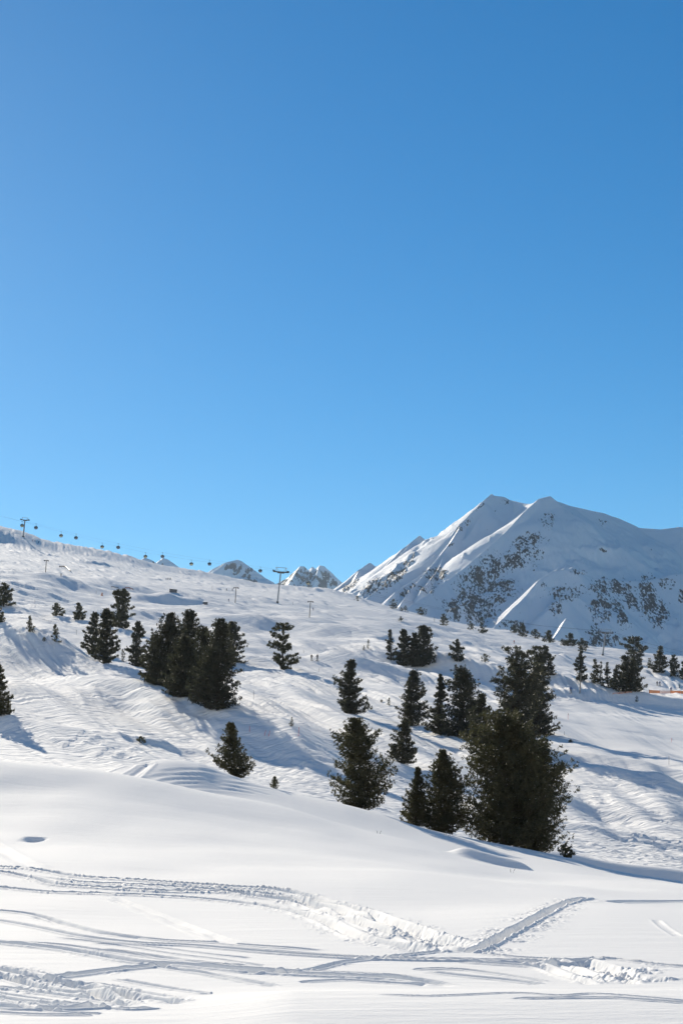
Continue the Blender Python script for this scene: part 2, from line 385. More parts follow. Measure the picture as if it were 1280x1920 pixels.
# ski tracks sweeping across
T([(-60, 1704), (0, 1708), (60, 1715), (130, 1734), (200, 1750), (300, 1763), (400, 1768), (500, 1776), (620, 1783)], .05, .06, .02, wob=.02)
T([(60, 1719), (120, 1735), (200, 1753), (270, 1761)], .03, .035, .01, wob=.01)
T([(-60, 1720), (0, 1727), (80, 1742), (160, 1758), (250, 1769), (350, 1774), (440, 1781), (520, 1788), (640, 1796), (760, 1800), (900, 1802), (1000, 1804), (1050, 1812), (1120, 1835)], .06, .08, .025, wob=.02)
T([(-60, 1762), (0, 1768), (100, 1779), (180, 1791), (260, 1805), (350, 1811), (450, 1821), (540, 1827), (650, 1832), (760, 1838), (860, 1850)], .08, .09, .025, clod=.025)
T([(0, 1764), (110, 1772), (180, 1782), (250, 1791), (350, 1803), (420, 1812), (500, 1819), (600, 1824), (720, 1829), (800, 1836)], .05, .055, .02)
T([(100, 1757), (200, 1768), (300, 1778), (400, 1790), (470, 1797)], .03, .03, .01)
T([(170, 1768), (240, 1775), (330, 1790), (420, 1800), (500, 1812)], .03, .03, .01)
T([(200, 1780), (290, 1792), (380, 1806), (460, 1811)], .04, .05, .015)
T([(400, 1772), (520, 1783), (640, 1792), (780, 1796), (900, 1797)], .03, .03, .01)
T([(450, 1826), (560, 1822), (640, 1806), (700, 1799), (760, 1792), (840, 1783)], .05, .04, .015, clod=.035)
T([(560, 1842), (640, 1838), (720, 1842), (800, 1848)], .05, .04, .01)
T([(800, 1822), (870, 1830), (950, 1838), (1010, 1846)], .05, .05, .015)
T([(770, 1818), (860, 1818), (940, 1828), (1020, 1842)], .04, .04, .015)
T([(860, 1804), (960, 1810), (1020, 1816), (1060, 1832), (1110, 1846)], .06, .06, .02)
T([(880, 1786), (960, 1794), (1020, 1798), (1080, 1800), (1140, 1798), (1200, 1806), (1330, 1818)], .04, .04, .015, clod=.03)
T([(1110, 1795), (1180, 1802), (1260, 1811), (1340, 1820)], .03, .035, .01)
T([(960, 1806), (1040, 1808), (1100, 1818), (1150, 1834), (1190, 1845)], .07, .07, .02, clod=.05)
T([(1080, 1800), (1110, 1808), (1150, 1820), (1190, 1832), (1245, 1841)], .10, .09, .02, clod=.12, cw=3)
T([(1070, 1806), (1110, 1816), (1150, 1830), (1200, 1842)], .10, .07, .02, clod=.12, cw=3)
# tracks near the lower left corner
T([(85, 1835), (110, 1833), (150, 1828), (200, 1821), (270, 1814), (320, 1811)], .08, .10, .02, clod=.05)
T([(120, 1840), (160, 1848), (200, 1859), (260, 1871), (340, 1882)], .06, .09, .02, clod=.03)
T([(215, 1836), (270, 1845), (340, 1857), (400, 1866)], .04, .04, .015)
T([(290, 1812), (380, 1825), (450, 1838), (510, 1850)], .05, .05, .015)
T([(320, 1815), (400, 1829), (480, 1846)], .04, .04, .01)
T([(-40, 1812), (0, 1818), (40, 1826), (90, 1836), (150, 1850), (210, 1862), (270, 1880)], .06, .08, .02, clod=.08, cw=4)
T([(-40, 1826), (0, 1830), (50, 1845), (100, 1858), (160, 1867), (220, 1880)], .06, .09, .02, clod=.07, cw=3)
T([(-40, 1820), (20, 1836), (70, 1838), (130, 1852), (200, 1870), (260, 1884)], .05, .07, .02, clod=.07, cw=3)
T([(-40, 1868), (0, 1872), (60, 1880), (120, 1886), (180, 1886)], .06, .07, .02, clod=.05)
T([(-40, 1850), (30, 1856), (100, 1866), (170, 1876), (240, 1886)], .05, .07, .02, clod=.05)
T([(150, 1842), (220, 1852), (290, 1866), (350, 1878)], .04, .05, .015)
T([(-40, 1884), (40, 1892), (140, 1892), (220, 1888)], .07, .06, .02)
T([(-40, 1897), (60, 1902), (180, 1903)], .04, .04, .01)
T([(-40, 1858), (60, 1872), (140, 1884), (240, 1893), (300, 1890)], .04, .05, .015, clod=.03)
T([(-40, 1876), (30, 1884), (110, 1898), (190, 1902)], .035, .04, .01)
# on the near mound
T([(700, 1864), (800, 1868), (960, 1862), (1050, 1867), (1110, 1864), (1190, 1869), (1340, 1882)], .025, .022, .008, 8, 13)
T([(950, 1872), (1130, 1871), (1200, 1875), (1340, 1886)], .03, .03, .01, 8, 13)
# tracks looping over the dune behind
for p in ([(262, 1468), (300, 1455), (360, 1452), (430, 1460), (500, 1470), (560, 1486)], [(272, 1474), (330, 1461), (400, 1463), (480, 1475), (530, 1484)],
          [(290, 1478), (350, 1469), (420, 1472), (480, 1484), (510, 1492)], [(320, 1480), (380, 1476), (440, 1482), (480, 1490)], [(300, 1447), (370, 1443), (430, 1456), (480, 1470)]):
    T(p, .24, .035, .012, 62, 80, wob=.0)
for p in ([(200, 1450), (240, 1437), (290, 1427)], [(236, 1458), (262, 1441), (272, 1432)], [(246, 1460), (268, 1443), (280, 1432)]):
    T(p, .22, .08, .03, 62, 80, wob=.0)
# marks across the slope
random.seed(4)
def run(px, py, L, ang, **k):
    v = hit(px, py, 105); P = []; a = rad(ang); ph = random.uniform(0, 6)
    for i in range(14):
        s = L * i / 13; aa = a + 0.12 * math.sin(ph + s / L * 3)
        P.append((v.x, v.y)); v.x += math.cos(aa) * L / 13; v.y += math.sin(aa) * L / 13
        if v.y < 115: break
    if len(P) > 3: T(None, world_pts=P, **k)
for i in range(260):
    px = random.uniform(-60, 1250); py = random.uniform(1180, 1600)
    v = hit(px, py, 105)
    if v.y < 120 or v.y > 420: continue
    s = min(1.6, max(1, v.y / 150))
    run(px, py, random.uniform(25, 80) * s, random.choice([-68, -60, -50, -35, -72]) + random.uniform(-8, 8), w=random.uniform(.14, .26) * s, dep=random.uniform(.06, .14) * s, berm=.04 * s, wob=.1)
# herringbone climbs
for (px, py) in ((150, 1400), (208, 1425), (1125, 1500)):
    v = hit(px, py, 105)
    for k in range(9):
        yy = v.y + k * 1.3
        for sgn in (-1, 1):
            x0 = v.x + sgn * 0.3 + k * 0.1
            T(None, world_pts=[(x0, yy), (x0 + sgn * 0.8, yy + 0.7), (x0 + sgn * 1.4, yy + 1.3)], w=.2, dep=.15, berm=.05, wob=0)

G += CL
HB[0] = None
if DEBUG:
    pm = (HY - G * F / YY)[(rows > 130) & (rows < 2400)].min(0)
    for p_, t_ in ((0, 988), (60, 1010), (150, 1027), (220, 1040), (300, 1061), (400, 1077), (500, 1097), (620, 1107), (700, 1130), (850, 1168), (980, 1189), (1100, 1214), (1200, 1224), (1280, 1232)): print('SKY', p_, t_, round(float(np.interp(p_, cols, pm)), 1))
r_, c_ = G.shape
idx = np.arange(r_ * c_).reshape(r_, c_)
quads = np.stack([idx[:-1, :-1], idx[:-1, 1:], idx[1:, 1:], idx[1:, :-1]], -1).reshape(-1, 4)
me = mesh_np('snow_slope', np.stack([XX, YY, G], -1).reshape(-1, 3), quads, 4)
attr(me, 'rough', ROUGH)
slope = tag(link('snow_slope', me, M_snow), kind='structure')
# unseen slope added behind the viewpoint, sunlit snow shaped to bounce fill light forward
bx = np.linspace(-2600, 2600, 131); by = -np.concatenate([np.linspace(-0.99, 60, 40), np.geomspace(66, 1900, 70)])[::-1]
BX, BY = np.meshgrid(bx, by)
dB = np.maximum(0, -BY - 25)
BX = BX * (0.02 + 0.98 * sstep(0, 300, dB))
BZ = -1.65 - 0.3 * np.abs(fbm(BX / 14, BY / 14, 2, 3)) * sstep(5, 20, dB) + dB * 0.44 * sstep(0, 260, dB) + 30 * fbm(BX / 400, BY / 400, 4, 13) * sstep(60, 500, dB)
ii = np.arange(BX.size).reshape(BX.shape)
q = np.stack([ii[:-1, :-1], ii[:-1, 1:], ii[1:, 1:], ii[1:, :-1]], -1).reshape(-1, 4)
me = mesh_np('added_bounce_slope', np.stack([BX, BY, BZ], -1).reshape(-1, 3), q, 4); attr(me, 'rough', np.full(BX.size, 0.02))
tag(link('added_bounce_slope', me, M_snow), kind='structure')

# ------------------------------------------------------------------ mountains
def rock_material(name, snowcol=(0.88, 0.89, 0.91), rockcol=(0.030, 0.034, 0.042), sc=0.24):
    m, nt, b = new_mat(name); N = nt.nodes.new; L = nt.links.new
    b.inputs['Roughness'].default_value = 0.7; b.inputs['Specular IOR Level'].default_value = 0.15
    at = N('ShaderNodeAttribute'); at.attribute_name = 'rock'
    geo = N('ShaderNodeNewGeometry')
    mp = N('ShaderNodeMapping'); mp.inputs['Scale'].default_value = (1.0, 0.4, 0.36); L(geo.outputs['Position'], mp.inputs['Vector'])
    n = N('ShaderNodeTexNoise'); n.inputs['Scale'].default_value = sc; n.inputs['Detail'].default_value = 6; n.inputs['Roughness'].default_value = 0.65
    n.inputs['Distortion'].default_value = 0.3
    L(mp.outputs[0], n.inputs['Vector'])
    ad = N('ShaderNodeMath'); ad.operation = 'ADD'; 
    am = N('ShaderNodeMath'); am.operation = 'MULTIPLY_ADD'; am.inputs[1].default_value = 3.2; am.inputs[2].default_value = -1.12; L(n.outputs['Fac'], am.inputs[0])
    L(at.outputs['Fac'], ad.inputs[0]); L(am.outputs[0], ad.inputs[1])
    r = N('ShaderNodeValToRGB'); r.color_ramp.elements[0].position = 0.98 / 2; r.color_ramp.elements[1].position = 1.03 / 2
    h = N('ShaderNodeMath'); h.operation = 'MULTIPLY'; h.inputs[1].default_value = 0.5; L(ad.outputs[0], h.inputs[0]); L(h.outputs[0], r.inputs['Fac'])
    n2 = N('ShaderNodeTexNoise'); n2.inputs['Scale'].default_value = sc * 3; n2.inputs['Detail'].default_value = 4; L(geo.outputs['Position'], n2.inputs['Vector'])
    rc = N('ShaderNodeMix'); rc.data_type = 'RGBA'; rc.inputs['A'].default_value = (*[c * .6 for c in rockcol], 1); rc.inputs['B'].default_value = (*[c * 1.6 for c in rockcol], 1)
    L(n2.outputs['Fac'], rc.inputs['Factor'])
    mx = N('ShaderNodeMix'); mx.data_type = 'RGBA'; mx.inputs['A'].default_value = (*snowcol, 1)
    L(r.outputs['Color'], mx.inputs['Factor']); L(rc.outputs['Result'], mx.inputs['B']); L(mx.outputs['Result'], b.inputs['Base Color'])
    bp = N('ShaderNodeBump'); bp.inputs['Distance'].default_value = 8.0; bp.inputs['Strength'].default_value = 0.35
    L(n2.outputs['Fac'], bp.inputs['Height']); L(bp.outputs[0], b.inputs['Normal'])
    return m
def mountain(name, px0, px1, dpx, Y0, Y1, nY, ridges, mat, slope_=0.72, amp=24, zones=(), base=0, foot=None, seed=0, rockbias=-0.75, nsc=100.0, curve=9000.):
    px = np.concatenate([np.linspace(px0 - 1500, px0 - 20, 50) if name == 'mountain' else [], np.arange(px0, px1, dpx), np.linspace(px1 + 20, px1 + 2500, 80) if name == 'mountain' else []])
    Y = np.linspace(Y0, Y1, nY)
    P, Yg = np.meshgrid(px, Y); X = (P - 640) / F * Yg
    wx = X + 30 * fbm(X / 260, Yg / 260, 3, seed + 1); wy = Yg + 30 * fbm(X / 260 + 9, Yg / 260, 3, seed + 2)
    Zt = np.full(P.shape, -1e9); D = np.full(P.shape, 1e9)
    for rd in ridges:
        s_ = rd.get('s', slope_); pts = rd['p']
        W = np.array([((a - 640) / F * y, y, (HY - b) / F * y) for a, b, y in pts])
        for a, b in zip(W[:-1], W[1:]):
            dx, dy = b[0] - a[0], b[1] - a[1]; L2 = dx * dx + dy * dy
            # true coordinates close to the crest, warped ones away from it
            t = np.clip(((X - a[0]) * dx + (Yg - a[1]) * dy) / L2, 0, 1)
            d0 = np.hypot(X - a[0] - t * dx, Yg - a[1] - t * dy)
            t1 = np.clip(((wx - a[0]) * dx + (wy - a[1]) * dy) / L2, 0, 1)
            d1 = np.hypot(wx - a[0] - t1 * dx, wy - a[1] - t1 * dy)
            k = sstep(20, 160, d0); d = d0 * (1 - k) + d1 * k; tm = t * (1 - k) + t1 * k
            z = a[2] + (b[2] - a[2]) * tm - s_ * d / (1 + d / curve) + rd.get('r', 0) * np.exp(-(d / 25) ** 2)
            Zt = np.maximum(Zt, z); D = np.minimum(D, d0)
    sp = 1 - np.abs(fbm(X / nsc, Yg / nsc * 0.8, 5, seed + 5, 0.5))
    Zt += (sp - 0.8) * amp * (1 + 1.5 * (1 - sstep(800, 900, P)) * (name == 'mountain')) * sstep(10, 250, D) + 0.8 * fbm(X / 30, Yg / 30, 3, seed + 8)
    py = HY - Zt * F / Yg
    w = np.full(P.shape, -1.0)
    for (cx, cy, rx, ry, ww, th) in zones:
        c, s = math.cos(rad(th)), math.sin(rad(th)); u = (P - cx) * c + (py - cy) * s; v = -(P - cx) * s + (py - cy) * c
        w = np.maximum(w, ww - 1.0 * sstep(0.4, 1.45, np.sqrt((u / rx) ** 2 + (v / ry) ** 2)))
    rockv = rockbias + 0.75 * np.clip(w + 0.75 * 0, -1, 1) if zones else np.full(P.shape, rockbias)
    st = fbm(X / 16, (Yg + Zt) / 60, 3, seed + 21)
    rockm = sstep(0.1, 0.5, st + w) if zones else np.zeros(P.shape)
    Zt = Zt + rockm * 5 * np.abs(fbm(X / 9, Yg / 9, 2, seed + 31))
    rockv = (w * 0.9 + 0.34 * st + 0.33) if zones else (rockbias + 0.3 * st)
    Zt = np.maximum(Zt, base) if base is not None else Zt
    i = np.arange(P.size).reshape(P.shape)
    q = np.stack([i[:-1, :-1], i[:-1, 1:], i[1:, 1:], i[1:, :-1]], -1).reshape(-1, 4)
    me = mesh_np(name, np.stack([X, Yg, Zt], -1).reshape(-1, 3), q, 4); attr(me, 'rock', rockv)
    o = link(name, me, mat); return tag(o, kind='structure')
M_mt = rock_material('mountain_snow_and_rock')
R = [
 dict(p=[(1030, 935, 3300), (1010, 940, 3280), (985, 962, 3240), (950, 1000, 3180), (905, 1040, 3110), (870, 1070, 3050), (830, 1100, 2980), (790, 1128, 2900), (740, 1160, 2800)], r=6),
 dict(p=[(921, 929, 3560), (905, 943, 3520), (860, 988, 3440), (828, 1032, 3360), (790, 1064, 3280), (740, 1090, 3180), (690, 1122, 3100)], r=4),
 dict(p=[(905, 960, 3490), (880, 1005, 3400), (850, 1030, 3340), (800, 1075, 3230), (740, 1115, 3050)], r=5, s=.8),
 dict(p=[(921, 929, 3560), (945, 932, 3560), (958, 938, 3560), (990, 945, 3500), (1030, 937, 3330)]),
 dict(p=[(1030, 935, 3300), (1070, 949, 3400), (1128, 961, 3450), (1165, 974, 3480), (1195, 988, 3500), (1235, 991, 3500), (1265, 988, 3500), (1340, 984, 3520), (1600, 1010, 3560), (2100, 1000, 3600), (3600, 1040, 3600)], s=.74),
 dict(p=[(868, 985, 3450), (846, 1020, 3330), (812, 1062, 3230), (770, 1110, 3080), (750, 1140, 2960)], r=6, s=1.0),
 dict(p=[(835, 1035, 3300), (822, 1072, 3180), (790, 1112, 3040)], r=5, s=1.1),
 dict(p=[(768, 1024, 3890), (745, 1052, 3740), (722, 1090, 3560)], r=6, s=1.1),
 dict(p=[(672, 1074, 4220), (664, 1092, 4080), (650, 1112, 3960)], r=5, s=1.1),
 dict(p=[(786, 1008, 3950), (755, 1032, 3870), (720, 1068, 3770), (680, 1103, 3660)], r=5),
 dict(p=[(797, 1016, 3900), (770, 1045, 3800), (735, 1080, 3650), (700, 1115, 3500)], r=4, s=.8),
 dict(p=[(786, 1008, 3950), (802, 1018, 3980), (830, 1045, 4000)]),
 dict(p=[(693, 1057, 4300), (672, 1072, 4250), (650, 1092, 4180), (625, 1112, 4100)], r=4),
 dict(p=[(693, 1057, 4300), (702, 1062, 4320), (715, 1057, 4320), (735, 1042, 4200), (760, 1028, 4100), (786, 1012, 3990)]),
 dict(p=[(1075, 1068, 2840), (1040, 1073, 2830), (1012, 1090, 2800), (985, 1122, 2760), (955, 1152, 2700), (925, 1182, 2640)], r=5, s=.8),
 dict(p=[(1070, 1069, 2850), (1110, 1082, 2880), (1160, 1088, 2920), (1210, 1088, 2960), (1265, 1075, 3000), (1320, 1066, 3050), (1700, 1090, 3050)], s=.78),
 dict(p=[(1072, 1110, 2740), (1052, 1118, 2720), (1030, 1140, 2690)], s=.8),
 dict(p=[(1061, 1165, 2600), (1050, 1185, 2560), (1035, 1205, 2520)], r=6, s=1.0),
 dict(p=[(870, 1135, 2800), (840, 1150, 2760), (815, 1165, 2700)], r=3, s=.9),
]
ZN = [(905, 1080, 75, 34, .30, -35), (990, 1030, 45, 40, .18, -50), (880, 1140, 60, 35, .34, 0), (930, 1110, 50, 30, .25, -20), (965, 1050, 30, 40, .22, 60), (1028, 975, 20, 22, .06, 60),
      (815, 1078, 28, 18, .26, 0), (800, 1105, 20, 14, .12, 0), (1060, 1112, 45, 20, .22, -15), (1042, 1140, 18, 16, .2, 30), (1150, 1105, 55, 22, .30, 8), (1128, 1140, 28, 30, .30, 50), (1160, 1150, 14, 36, .36, -28), (1180, 1120, 14, 40, .32, -25),
      (1215, 1120, 20, 45, .40, -8), (1232, 1150, 28, 30, .3, 0), (1250, 1095, 20, 14, .15, 0), (1115, 1195, 18, 26, .36, 0), (1145, 1200, 18, 20, .22, 0), (1276, 1120, 8, 18, .3, 0), (1085, 1073, 22, 8, .12, 0), (1130, 1032, 9, 5, .22, 20), (1125, 980, 14, 10, .0, 0),
      (945, 940, 12, 10, .08, 0), (870, 985, 28, 7, .14, -45), (845, 1020, 22, 6, .12, -50), (900, 950, 12, 5, .2, -45), (735, 1085, 40, 16, .28, -35), (700, 1100, 30, 14, .3, -35), (765, 1055, 30, 8, .2, -50), (655, 1100, 26, 9, .24, -40), (760, 1110, 30, 10, .1, -40), (960, 1172, 30, 14, .25, 0), (1018, 1100, 8, 12, .1, 0)]
mountain('mountain', 560, 1420, 1.5, 2350, 4500, 520, R, M_mt, zones=ZN, base=-30, seed=3)
M_far = rock_material('distant_peak_snow_and_rock', rockcol=(0.06, 0.07, 0.09), sc=0.03)
mountain('distant_peak', 380, 660, 1.0, 5200, 6400, 300,
         [dict(p=[(380, 1080, 5900), (400, 1066, 5900), (424, 1054, 5900), (446, 1049, 5900), (453, 1052, 5900), (470, 1064, 5880), (488, 1082, 5840), (500, 1098, 5800)])], M_far, zones=[(450, 1070, 40, 18, .10, 20), (470, 1085, 30, 14, .24, 30)], base=-50, seed=41, amp=120)
mountain('distant_peak', 480, 720, 1.0, 6600, 7900, 300,
         [dict(p=[(500, 1100, 7200), (525, 1092, 7200), (545, 1080, 7200), (562, 1062, 7200), (570, 1062, 7200), (577, 1072, 7220), (586, 1062, 7220), (592, 1070, 7220), (599, 1060, 7200), (608, 1062, 7200), (616, 1072, 7200), (624, 1087, 7200), (640, 1096, 7200), (680, 1120, 7200)]),
          dict(p=[(562, 1062, 7200), (545, 1090, 7000), (530, 1110, 6900)], s=1.0), dict(p=[(599, 1060, 7200), (590, 1090, 7000), (580, 1110, 6900)], s=1.0), dict(p=[(586, 1064, 7200), (572, 1090, 7020), (566, 1110, 6920)], s=1.)],
         M_far, zones=[(565, 1085, 60, 30, .14, 0), (610, 1092, 24, 28, .36, 0), (520, 1098, 26, 14, .32, 0)], base=-50, seed=47, amp=170, slope_=.95, nsc=160.)
mountain('distant_peak', 225, 345, 1.0, 5600, 6400, 160,
         [dict(p=[(250, 1060, 6000), (272, 1045, 6000), (283, 1049, 6000), (292, 1058, 6000), (306, 1046, 6000), (314, 1048, 6000), (326, 1064, 6000), (340, 1090, 6000)])], M_far, zones=[(300, 1058, 30, 14, .0, 0)], base=-50, seed=53, amp=20)
# valley and far land out to the horizon
NB = 60
gx, gy = np.meshgrid(np.linspace(-1, 1, NB), np.linspace(0, 1, NB))
gx = gx * 8900; gy = 2300 + gy ** 1.5 * 7150
gz = -70 + 25 * fbm(gx / 3000, gy / 3000, 3, 61)
ii = np.arange(gx.size).reshape(gx.shape)
q = np.stack([ii[:-1, :-1], ii[:-1, 1:], ii[1:, 1:], ii[1:, :-1]], -1).reshape(-1, 4)
me = mesh_np('valley_floor', np.stack([gx, gy, gz], -1).reshape(-1, 3), q, 4); attr(me, 'rough', np.zeros(gx.size))
tag(link('valley_floor', me, M_snow), kind='structure')

# ------------------------------------------------------------------ trees
def foliage_material(name, col):
    m, nt, b = new_mat(name); N = nt.nodes.new; L = nt.links.new
    b.inputs['Roughness'].default_value = 0.55; b.inputs['Specular IOR Level'].default_value = 0.25
    geo = N('ShaderNodeNewGeometry'); n = N('ShaderNodeTexNoise'); n.inputs['Scale'].default_value = 1.6; n.inputs['Detail'].default_value = 3
    L(geo.outputs['Position'], n.inputs['Vector'])
    r = N('ShaderNodeValToRGB'); r.color_ramp.elements[0].position = .35; r.color_ramp.elements[1].position = .68
    r.color_ramp.elements[0].color = (*[c * .65 for c in col], 1); r.color_ramp.elements[1].color = (col[0] * 1.75, col[1] * 1.45, col[2] * 1.2, 1)
    L(n.outputs['Fac'], r.inputs['Fac']); L(r.outputs['Color'], b.inputs['Base Color'])
    tr = N('ShaderNodeBsdfTranslucent'); tr.inputs['Color'].default_value = (col[0] * 1.6, col[1] * 1.6, col[2], 1)
    mx = N('ShaderNodeMixShader'); mx.inputs[0].default_value = 0.22
    L(b.outputs[0], mx.inputs[1]); L(tr.outputs[0], mx.inputs[2]); L(mx.outputs[0], nt.nodes['Material Output'].inputs['Surface'])
    return m
M_fol = foliage_material('pine_needles', (0.056, 0.060, 0.038))
M_fol2 = foliage_material('dark_pine_needles', (0.046, 0.051, 0.040))
M_bark = simple('bark', (0.07, 0.055, 0.042), 0.9, var=0.4, scale=6)
M_snowc = simple('clinging_snow', (.85, .87, .9), .8)
M_twig = simple('twig', (0.06, 0.045, 0.03), 0.9)

def tubes(paths, sides=6):
    """paths: list of (points (n,3), radii (n)) -> verts, quads"""
    V = []; Q = []; o = 0
    for P, Rr in paths:
        P = np.asarray(P, float); n = len(P)
        T_ = np.gradient(P, axis=0); T_ /= np.linalg.norm(T_, axis=1)[:, None] + 1e-9
        up = np.where(np.abs(T_[:, 2:3]) > .9, [[1., 0, 0]], [[0, 0, 1.]])
        A = np.cross(T_, up); A /= np.linalg.norm(A, axis=1)[:, None] + 1e-9; B = np.cross(T_, A)
        th = np.linspace(0, 2 * math.pi, sides, endpoint=False)
        ring = P[:, None] + np.asarray(Rr)[:, None, None] * (np.cos(th)[None, :, None] * A[:, None] + np.sin(th)[None, :, None] * B[:, None])
        V.append(ring.reshape(-1, 3)); k = np.arange(n * sides).reshape(n, sides) + o
        a = k[:-1]; b = k[1:]
        Q.append(np.stack([a, np.roll(a, -1, 1), np.roll(b, -1, 1), b], -1).reshape(-1, 4))
        c = len(V[-1]); V.append(P[[0, -1]]); 
        for e, row in ((0, k[0]), (1, k[-1])):
            ce = np.full(sides, o + c + e); nx = np.roll(row, -1)
            Q.append(np.stack([row, nx, ce, ce] if e else [nx, row, ce, ce], -1)[:, [0, 1, 2]].repeat(1, 0) @ np.array([[1, 0, 0, 0], [0, 1, 0, 0], [0, 0, 1, 1]]) if False else np.zeros((0, 4), int))
        o += c + 2
    return np.concatenate(V), np.concatenate(Q)

PROF = {
 'round': [(0, .85), (.08, .96), (.25, 1.0), (.45, .88), (.65, .70), (.82, .48), (.93, .28), (1, .08)],
 'column': [(0, .75), (.1, .95), (.3, 1.0), (.5, .82), (.7, .64), (.88, .40), (.96, .22), (1, .06)],
 'cone': [(0, .85), (.08, 1.0), (.3, .84), (.5, .62), (.7, .42), (.85, .25), (.95, .12), (1, .03)],
 'egg': [(0, .8), (.12, 1.0), (.3, .95), (.5, .80), (.7, .58), (.85, .34), (.95, .16), (1, .04)],
 'top': [(0, .35), (.15, .55), (.35, .75), (.55, 1.0), (.75, .95), (.9, .65), (1, .15)],
 'bush': [(0, .8), (.2, 1.0), (.5, .95), (.8, .6), (1, .15)],
}
def make_tree(name, h, rL, rR, prof, hpx, seed, lean=0.0, loose=0.22, bare=0.015, leaders=1, mat=None, upturn=0.35, shape=None):
    rng = np.random.default_rng(seed)
    pr = np.array(shape if shape else [(t, r, r) for t, r in PROF[prof]], float)
    root = empty(name, (0, 0, 0))
    rmax = max(rL, rR)
    pxm = hpx / h                       # target pixels per metre
    wpx = (rL + rR) / h * hpx; nt_ = int(np.clip((0.48 - 0.14 * min(1, hpx / 250)) * hpx * wpx, 90, 22000))
    tuft = max(0.09, 2.9 / pxm, 0.0150 * h)
    tuft = min(tuft, 0.22 * rmax + .03)
    nb = int(np.clip(nt_ / 24, 26, 420))
    # branches
    t = bare + (1 - bare) * (rng.random(nb) ** 1.1); t = np.sort(t); t[-4:] = np.linspace(.95, .995, 4)
    phi = np.arange(nb) * 2.39996 + rng.normal(0, .35, nb)
    cL = np.interp(t, pr[:, 0], pr[:, 1]) * rL; cR = np.interp(t, pr[:, 0], pr[:, 2]) * rR
    wR = 0.5 + 0.5 * np.cos(phi); rad_ = cL * (1 - wR) + cR * wR
    lobe = perlin(phi * 0.9, t * h / max(rmax, .3) * 2.2, seed) * 0.9 + perlin(phi * 2.2 + 7, t * h / max(rmax, .3) * 5, seed + 3) * .5
    rad_ = rad_ * np.clip(1 + (loose * 1.9 + .1) * (lobe - 0.05) + rng.normal(.02, .10 + loose * .45, nb), .4, 1.3)
    # leaders: several stems that each carry part of the crown
    lx = np.zeros(nb); ly = np.zeros(nb)
    stems = [(0.0, 0.0, 1.0)]
    if leaders > 1:
        for k in range(leaders - 1):
            a = rng.uniform(0, 6.28); stems.append((math.cos(a) * rL * .35, math.sin(a) * rmax * .3, rng.uniform(.78, .94)))
        which = rng.integers(0, leaders, nb)
        for k, (sx, sy, sh) in enumerate(stems):
            m_ = which == k; lx[m_] = sx; ly[m_] = sy
            t[m_] *= sh if k else 1
    zt = t * h
    axx = lambda z: lean * z + 0.03 * h * np.sin(z / h * 4 + seed) * min(1, loose * 4)
    bx_ = axx(zt) + lx * np.clip(t * 2, 0, 1); by_ = ly * np.clip(t * 2, 0, 1)
    per = np.maximum(3, (nt_ / nb * np.clip(rad_ / rmax * 1.5, .4, 1.6))).astype(int)
    bi = np.repeat(np.arange(nb), per); n = len(bi)
    s_ = rng.random(n) ** 0.55; s_ = 0.12 + 0.88 * s_
    fan = rng.normal(0, .13, n) * (1 - 0.3 * s_)
    ph = phi[bi] + fan; rr = rad_[bi] * s_
    droop = (0.16 if prof != 'cone' else .22)
    zz = zt[bi] + rr * (upturn * s_ - droop) + rng.normal(0, .03 * rmax + .02, n)
    zz = np.where(zz > h * .985, h * .985 - rng.random(n) * .05 * h, zz); zz = np.maximum(zz, (0.012 + .03 * rng.random(n)) * h)
    cen = np.stack([bx_[bi] + np.cos(ph) * rr, by_[bi] + np.sin(ph) * rr, zz], -1)
    core = rng.random(n) < (.30 if hpx < 200 else .20)            # needles close to the stem keep the crown dark inside
    rc = rng.random(n) ** .7 * .62; pc = rng.random(n) * 6.283; tc_ = rng.random(n) * .93
    Rc = np.interp(tc_, pr[:, 0], pr[:, 1]) * rL * (0.5 - 0.5 * np.cos(pc)) + np.interp(tc_, pr[:, 0], pr[:, 2]) * rR * (0.5 + 0.5 * np.cos(pc))
    cc = np.stack([axx(tc_ * h) + lx[bi] * .8 + np.cos(pc) * rc * Rc, ly[bi] * .8 + np.sin(pc) * rc * Rc, tc_ * h + .01 * h], -1)
    if loose < .4 and bare < .1: cen = np.where(core[:, None], cc, cen)
    ax_ = np.stack([np.cos(ph) * .8, np.sin(ph) * .8, np.full(n, .75)], -1) + rng.normal(0, .25, (n, 3))
    K = 8 if hpx > 60 else 6
    c = np.repeat(cen, K, 0); a = np.repeat(ax_, K, 0); a /= np.linalg.norm(a, axis=1)[:, None]
    d = a + rng.normal(0, .62, c.shape); d /= np.linalg.norm(d, axis=1)[:, None]
    L_ = tuft * rng.uniform(.7, 1.35, len(c))
    w = np.cross(d, rng.normal(0, 1, c.shape)); w /= np.linalg.norm(w, axis=1)[:, None]; w *= (L_ * rng.uniform(.15, .25, len(c)))[:, None]
    c = c + rng.normal(0, tuft * .25, c.shape); tip = c + d * L_[:, None]; mid = c + d * (L_ * .55)[:, None]
    V = np.stack([c - w * .35, mid - w, tip, mid + w, ], 1).reshape(-1, 3)
    Fq = np.arange(len(V)).reshape(-1, 4)
    link('crown', mesh_np('crown', V, Fq, 4, False), mat or M_fol, root)
    # trunk and limbs
    r0 = max(.035 * h * .6, 0.03) if h > 1 else .02 * h
    paths = []
    for sx, sy, sh in stems:
        z = np.linspace(-0.25 if h > 1 else -.05, h * sh * .96, 12); f = np.clip(z / h * 2, 0, 1)
        P = np.stack([axx(np.maximum(z, 0)) + sx * f, sy * f, z], -1); paths.append((P, r0 * (1.25 - 1.15 * np.linspace(0, 1, 12)) * (1 if sx == 0 else .6)))
